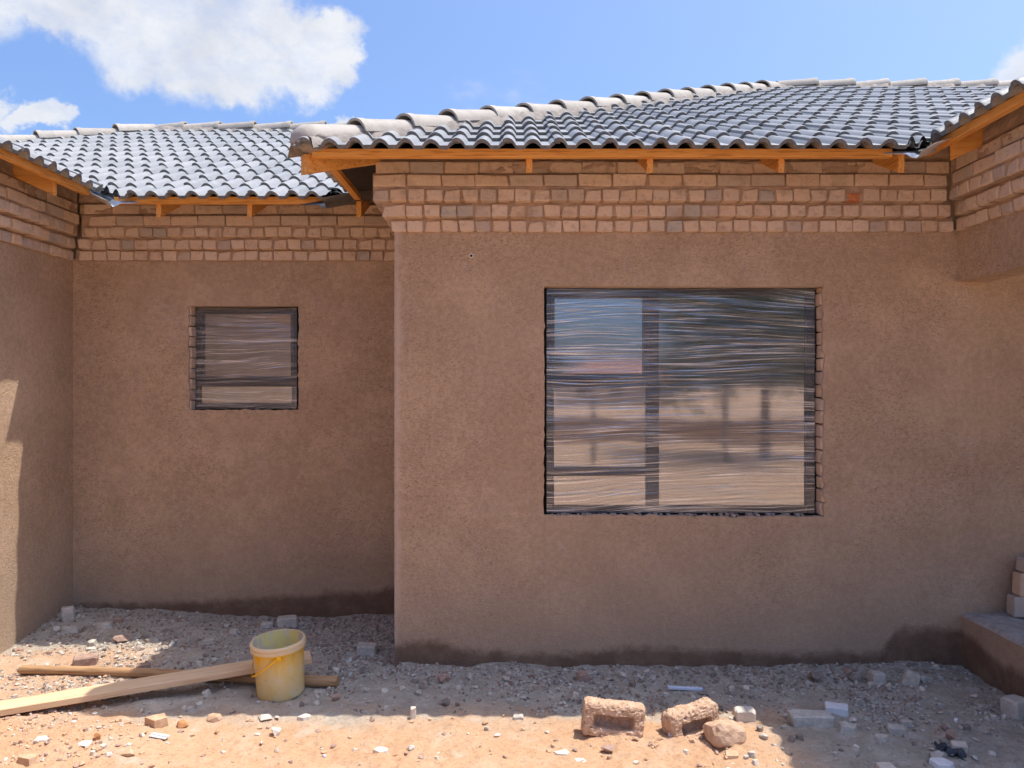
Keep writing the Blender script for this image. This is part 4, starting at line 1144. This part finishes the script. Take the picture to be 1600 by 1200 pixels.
def hollow_block(px, py, w, h, dep, wall, rot, label, seed, sink=.02):
    """cement block lying on its side with a rectangular cavity open to the front"""
    bm = bmesh.new(); n = 10
    o_ = [(-w / 2, 0), (w / 2, 0), (w / 2, h), (-w / 2, h)]; i_ = [(-w / 2 + wall, wall * .9), (w / 2 - wall, wall * .9), (w / 2 - wall, h - wall), (-w / 2 + wall, h - wall)]
    vf = [bm.verts.new((x, 0, z)) for x, z in o_]; vi = [bm.verts.new((x, 0, z)) for x, z in i_]
    vb = [bm.verts.new((x, dep, z)) for x, z in o_]; vc = [bm.verts.new((x * .90, dep * .55, z * .97)) for x, z in i_]
    for k in range(4):
        j = (k + 1) % 4
        bm.faces.new((vf[k], vf[j], vi[j], vi[k])); bm.faces.new((vf[j], vf[k], vb[k], vb[j])); bm.faces.new((vi[k], vi[j], vc[j], vc[k]))
    bm.faces.new(vb); bm.faces.new(vc)
    bmesh.ops.recalc_face_normals(bm, faces=bm.faces)
    es = [e for e in bm.edges if e.verts[0] in vf + vb and e.verts[1] in vf + vb]
    bmesh.ops.bevel(bm, geom=es, offset=.022, segments=2, affect='EDGES', profile=.55)
    bmesh.ops.triangulate(bm, faces=[f for f in bm.faces if len(f.verts) > 4])
    me = voxel_rough(bm, seed, .0075)
    P = gp(px, py)
    o = link('hollow_block', me, loc=P + Vector((0, 0, -sink)), label=label, cat='block', group='hollow cement blocks on the soil')
    o.rotation_euler = rot; return o
M['block'] = rubble('cement_block_sandy', (.46, .30, .195), (.60, .42, .30), 30)
hollow_block(957, 1150, .325, .175, .125, .055, (-.12, .075, -.10), 'left hollow cement block with its cavity facing the viewer', 1)
hollow_block(1094, 1148, .30, .175, .12, .058, (-.10, -.10, .38), 'right hollow cement block tilted and half sunk in sand', 5, .035)
def lump(px, py, w, dep, h, seed, label, mat):
    bm = bmesh.new(); bmesh.ops.create_icosphere(bm, subdivisions=3, radius=1)
    for v in bm.verts:
        c = v.co.normalized(); k = 1 + .16 * mnoise.noise(c * 1.5 + Vector((seed, 0, 0))) + .07 * mnoise.noise(c * 4 + Vector((seed, 3, 0))) + .05 * mnoise.noise(c * 11)
        q = Vector((math.copysign(abs(c.x) ** .7, c.x), math.copysign(abs(c.y) ** .7, c.y), math.copysign(abs(c.z) ** .75, c.z))) * k
        v.co = Vector((q.x * w / 2, q.y * dep / 2, q.z * h / 2 + h * .32))
    P = gp(px, py); o = link('soil_lump', bm_mesh('soil_lump', bm, mat), loc=P + Vector((0, .05, -.01)), label=label, cat='lump'); o.rotation_euler = (-.25, .1, .2); return o
lump(1137, 1163, .21, .17, .13, 3, 'big sand covered block fragment right of the hollow blocks', M['block'])

# ------------------------------------------------------------------ plank and pole
def plank():
    a = Vector((-3.75, 4.035, .0)); b = Vector((-1.27, 4.885, .108))      # front bottom edge
    a.z = .108 - (.108 - .012) * (b.x - a.x) / 1.61
    a.z = max(a.z, -.05)
    d = b - a; Ln = d.length; ex = d.normalized(); side = Vector((-ex.y, ex.x, 0)).normalized(); up = ex.cross(side)
    Mx = Matrix(((ex.x, side.x, up.x, a.x), (ex.y, side.y, up.y, a.y), (ex.z, side.z, up.z, a.z), (0, 0, 0, 1)))
    bm = bmesh.new(); add_box(bm, (0, 0, 0), (Ln, .152, .038), .003)
    o = link('plank', bm_mesh('plank', bm, M['plank']), label='sawn timber plank resting across the round pole by the bucket', cat='plank'); o.matrix_world = Mx
plank()
def pole():
    a = gp(33, 1054); b = gp(529, 1071); a.z += .028; b.z += .034; d = b - a; Ln = d.length
    n, s = 46, 14; vs, fs = [], []
    for i in range(n + 1):
        t = i / n; r = .027 + .008 * t
        c = Vector((Ln * t, .012 * math.sin(t * 5), .006 * math.sin(t * 4 + 1)))
        for k in range(s):
            an = 2 * math.pi * k / s
            q = r * (1 + .10 * float(vnoise(np.array([t * 9]), np.array([k * .8 + 3]), 121)[0]))
            if i == 0: c2 = c + Vector((.03 * float(vnoise(np.array([k * 1.7]), np.array([2.2]), 122)[0]), 0, 0))
            else: c2 = c
            vs.append(c2 + Vector((0, q * math.cos(an), q * math.sin(an))))
    for i in range(n):
        for k in range(s): fs.append((i * s + k, (i + 1) * s + k, (i + 1) * s + (k + 1) % s, i * s + (k + 1) % s))
    fs.append(tuple(range(s - 1, -1, -1))); fs.append(tuple(n * s + k for k in range(s)))
    me = new_mesh('pole', vs, fs, M['pole'], True); me.set_sharp_from_angle(angle=math.radians(50))
    o = link('pole', me, label='round debarked wooden pole lying under the plank', cat='pole'); o.matrix_world = Matrix.Translation(a) @ d.to_track_quat('X', 'Z').to_matrix().to_4x4()
pole()

# ------------------------------------------------------------------ bucket
def mat_bucket():
    t = NT('paint_bucket_plastic'); o = t.coord(); z = t.sep(o)[2]
    drip = t.noise(t.mapping(o, (16, 16, 3)), 1, 4, .6); bl = t.noise(o, 12, 4, .65)
    k = t.range(t.math('ADD', z, t.math('MULTIPLY', t.math('SUBTRACT', drip, .5), .34)), .17, .33)
    col = t.mix(t.range(bl, .35, .7), (.90, .70, .30), (.88, .77, .50))
    col = t.mix(k, col, (.94, .58, .010))
    rim = t.range(z, .288, .293); col = t.mix(rim, col, (.88, .74, .50))
    grime = t.range(t.noise(o, 17, 5, .7), .60, .72, 0, .6); col = t.mix(grime, col, (.62, .55, .40))
    col = t.mix(t.range(t.noise(t.mapping(o, loc=(3, 1, 7)), 28, 4, .7), .66, .72, 0, .8), col, (.42, .38, .33))
    t.b.inputs['Subsurface Weight'].default_value = .0
    m_ = t.done(col, .45, t.bump(bl, .15, .004), .4)
    # thin plastic lets some light through
    tl = t.N.new('ShaderNodeBsdfTranslucent'); t.L.new(col, tl.inputs['Color'])
    mx = t.N.new('ShaderNodeMixShader'); mx.inputs[0].default_value = .38
    t.L.new(t.b.outputs[0], mx.inputs[1]); t.L.new(tl.outputs[0], mx.inputs[2]); t.L.new(mx.outputs[0], t.out.inputs['Surface'])
    return m_
def mat_bucket_in():
    t = NT('bucket_inside'); o = t.coord()
    k = t.range(t.noise(t.mapping(o, (8, 8, 3)), 1.3, 5, .65), .45, .58)
    col = t.mix(k, (.60, .57, .52), (.82, .68, .26))
    return t.done(col, .6, None, .3)
def bucket():
    P = gp(429, 1096); c = Vector((P.x, P.y + .13, P.z)); c.z = gh(c.x, c.y) - .004
    root = bpy.data.objects.new('bucket', None); COL.objects.link(root); root.location = c
    root['label'] = 'dirty yellow plastic paint bucket without a lid standing by the plank end'; root['category'] = 'bucket'
    root.rotation_euler = (math.radians(4.0), math.radians(-2.6), .1)
    s = 48
    def lathe(name, prof, mat, closed=False):
        vs, fs = [], []
        for r, z in prof:
            for k in range(s): vs.append((r * math.cos(2 * math.pi * k / s), r * math.sin(2 * math.pi * k / s), z))
        for i in range(len(prof) - 1):
            for k in range(s): fs.append((i * s + k, i * s + (k + 1) % s, (i + 1) * s + (k + 1) % s, (i + 1) * s + k))
        if closed: fs.append(tuple(range(s - 1, -1, -1)))
        me = new_mesh(name, vs, fs, mat, True); me.set_sharp_from_angle(angle=math.radians(45)); return child(name, me, root)
    mb = mat_bucket()
    lathe('body', [(.001, .004), (.128, .004), (.134, 0), (.1385, .006), (.140, .02), (.148, .29)], mb)
    lathe('rim', [(.148, .284), (.161, .284), (.163, .289), (.163, .309), (.159, .311), (.159, .317), (.163, .319), (.163, .329), (.160, .333), (.154, .336), (.150, .334), (.149, .29)], mb)
    lathe('inside', [(.001, .010), (.135, .010), (.1475, .30), (.1488, .331)], mat_bucket_in())
    # flat plastic handle hanging on the front
    lug = []
    mh = simple('bucket_handle_plastic', (.88, .47, .015), (.82, .43, .02), 20, .45, .05)
    vs, fs = [], []; n = 26
    a0, a1 = math.radians(-78), math.radians(-188)
    pts = []
    for i in range(n + 1):
        t = i / n; an = a0 + (a1 - a0) * t; zz = .285 - .155 * math.sin(t * math.pi * .52) ** 1.0 * (1 if t < .8 else 1) + (.10 * max(0, (t - .72) / .28) ** 1.5)
        r = .1515 + .012 * math.sin(math.pi * t)
        pts.append(Vector((r * math.cos(an), r * math.sin(an), zz)))
    for i, p in enumerate(pts):
        nrm = Vector((p.x, p.y, 0)).normalized(); tg = (pts[min(i + 1, n)] - pts[max(i - 1, 0)]).normalized(); w = nrm.cross(tg).normalized() * .0052
        for q in (w, -w):
            vs.append(p + q); vs.append(p + q + nrm * .004)
    for i in range(n):
        b = i * 4
        for u, v in ((0, 1), (1, 3), (3, 2), (2, 0)): fs.append((b + u, b + v, b + 4 + v, b + 4 + u))
    me = new_mesh('handle', vs, fs, mh, False); child('handle', me, root)
    for an in (a0, a1):
        bm = bmesh.new(); bmesh.ops.create_cone(bm, cap_ends=True, segments=14, radius1=.016, radius2=.013, depth=.014,
            matrix=Matrix.Translation((.156 * math.cos(an), .156 * math.sin(an), .278)) @ Matrix.Rotation(an, 4, 'Z') @ Matrix.Rotation(math.pi / 2, 4, 'Y'))
        child('lug', bm_mesh('lug', bm, mh), root)
bucket()

# ------------------------------------------------------------------ bricks stacked on the porch
def porch_brick(x, y, z, yaw, h, seed, label, grey=False):
    bm = bmesh.new(); r = random.Random(seed); add_box(bm, (-.11, -.05, 0), (.11, .05, h), .010)
    for v in bm.verts: v.co += Vector((r.uniform(-1, 1), r.uniform(-1, 1), r.uniform(-1, 1))) * .004
    o = link('brick', bm_mesh('brick', bm, M['brick_grey'] if grey else M['brick']), loc=(x, y, z), label=label, cat='brick', group='bricks stacked on the porch'); o.rotation_euler.z = yaw
xs_ = wxp(1584, 4.98)
porch_brick(xs_ + .118, 5.02, .368, -.10, .135, 1, 'pale lowest block of the brick stack on the porch slab', True)
porch_brick(xs_ + .155, 5.02, .504, -.06, .15, 2, 'brown second brick of the stack on the porch slab')
porch_brick(xs_ + .185, 5.03, .655, .05, .09, 3, 'topmost visible brick of the stack on the porch slab', True)

# ------------------------------------------------------------------ what the window glass reflects, behind the viewer
def tree(x, y, h, r, seed, label):
    root = bpy.data.objects.new('tree', None); COL.objects.link(root); root.location = (x, y, gh(x, y)); root['label'] = label; root['category'] = 'tree'; root['group'] = 'trees behind the viewer'
    rr_ = random.Random(seed); bm = bmesh.new()
    def limb(p, q, r0, r1):
        d = q - p; bmesh.ops.create_cone(bm, cap_ends=True, segments=8, radius1=r0, radius2=r1, depth=d.length, matrix=Matrix.Translation((p + q) / 2) @ d.to_track_quat('Z', 'Y').to_matrix().to_4x4())
    top = Vector((0, 0, h * .42)); limb(Vector((0, 0, -.1)), top, .16, .11); ends = []
    for k in range(7):
        a = k * .9 + rr_.random(); e = top + Vector((math.cos(a) * r * .6, math.sin(a) * r * .6, h * rr_.uniform(-.02, .42))); limb(top, e, .07, .02); ends.append(e)
    child('trunk', bm_mesh('trunk', bm, simple('bark_%d' % seed, (.10, .075, .055), (.16, .12, .09), 12)), root)
    vs, fs = [], []
    cl = [e + Vector((rr_.gauss(0, r * .28), rr_.gauss(0, r * .28), rr_.gauss(0, h * .09))) for e in ends for _ in range(6)]
    for k in range(13000):
        c = rr_.choice(cl) + Vector((rr_.gauss(0, r * .16), rr_.gauss(0, r * .16), rr_.gauss(0, r * .13)))
        u = Vector((rr_.gauss(0, 1), rr_.gauss(0, 1), rr_.gauss(0, 1))).normalized() * .075; w = u.orthogonal().normalized() * .04
        b = len(vs); vs += [c - u, c + w, c + u, c - w]; fs.append((b, b + 1, b + 2, b + 3))
    child('crown', new_mesh('crown', vs, fs, simple('leaf_%d' % seed, (.045, .075, .028), (.085, .12, .045), 3, .7, 0)), root)
tree(6.4, -9.0, 5.8, 2.5, 1, 'broad leafy tree reflected in the right pane of the large window')
tree(.55, -17, 4.2, 1.0, 2, 'small bushy tree reflected low in the upper left pane')
def far_house():
    root = bpy.data.objects.new('house', None); COL.objects.link(root); root.location = (9, -58, 0); root['label'] = 'low neighbouring house with a faded red roof, seen only in reflection'; root['category'] = 'house'
    child('wall', box_mesh('wall', (-5, -3, -.2), (5, 3, 2.6), simple('far_wall', (.42, .34, .27), (.48, .39, .31), 2)), root)
    vs = [(-5.4, -3.4, 2.6), (5.4, -3.4, 2.6), (5.4, 3.4, 2.6), (-5.4, 3.4, 2.6), (-2.4, 0, 4.0), (2.4, 0, 4.0)]
    child('roof', new_mesh('roof', vs, [(0, 1, 5, 4), (1, 2, 5), (2, 3, 4, 5), (3, 0, 4), (0, 3, 2, 1)], simple('far_roof', (.40, .19, .15), (.46, .23, .18), 3)), root)
    for x in (-3, 0, 3): child('window', box_mesh('window', (x - .6, 2.97, 1.0), (x + .6, 3.02, 2.1), M['frame']), root)
far_house()
bw = link('boundary_wall', box_mesh('boundary_wall', (-14, -.1, -.2), (16, .1, .8), simple('boundary_plaster', (.30, .19, .13), (.36, .24, .17), 2)), loc=(0, -14, 0), label='long low brown boundary wall reflected in the large window', cat='wall')
for k, x in enumerate((1.9, 3.2, 5.0)):
    o = link('post', box_mesh('post', (-.06, -.06, -.1), (.06, .06, 1.8), M['r_dark']), loc=(x, -7.5, gh(x, -7.5)), cat='post', group='posts behind the viewer',
             label=('slim dark post nearest the mullion in the reflection', 'slim dark post mid-pane in the reflection', 'slim dark post by the right edge of the reflection')[k])

print('BRICKS', nbrick, 'TILES', ntile)
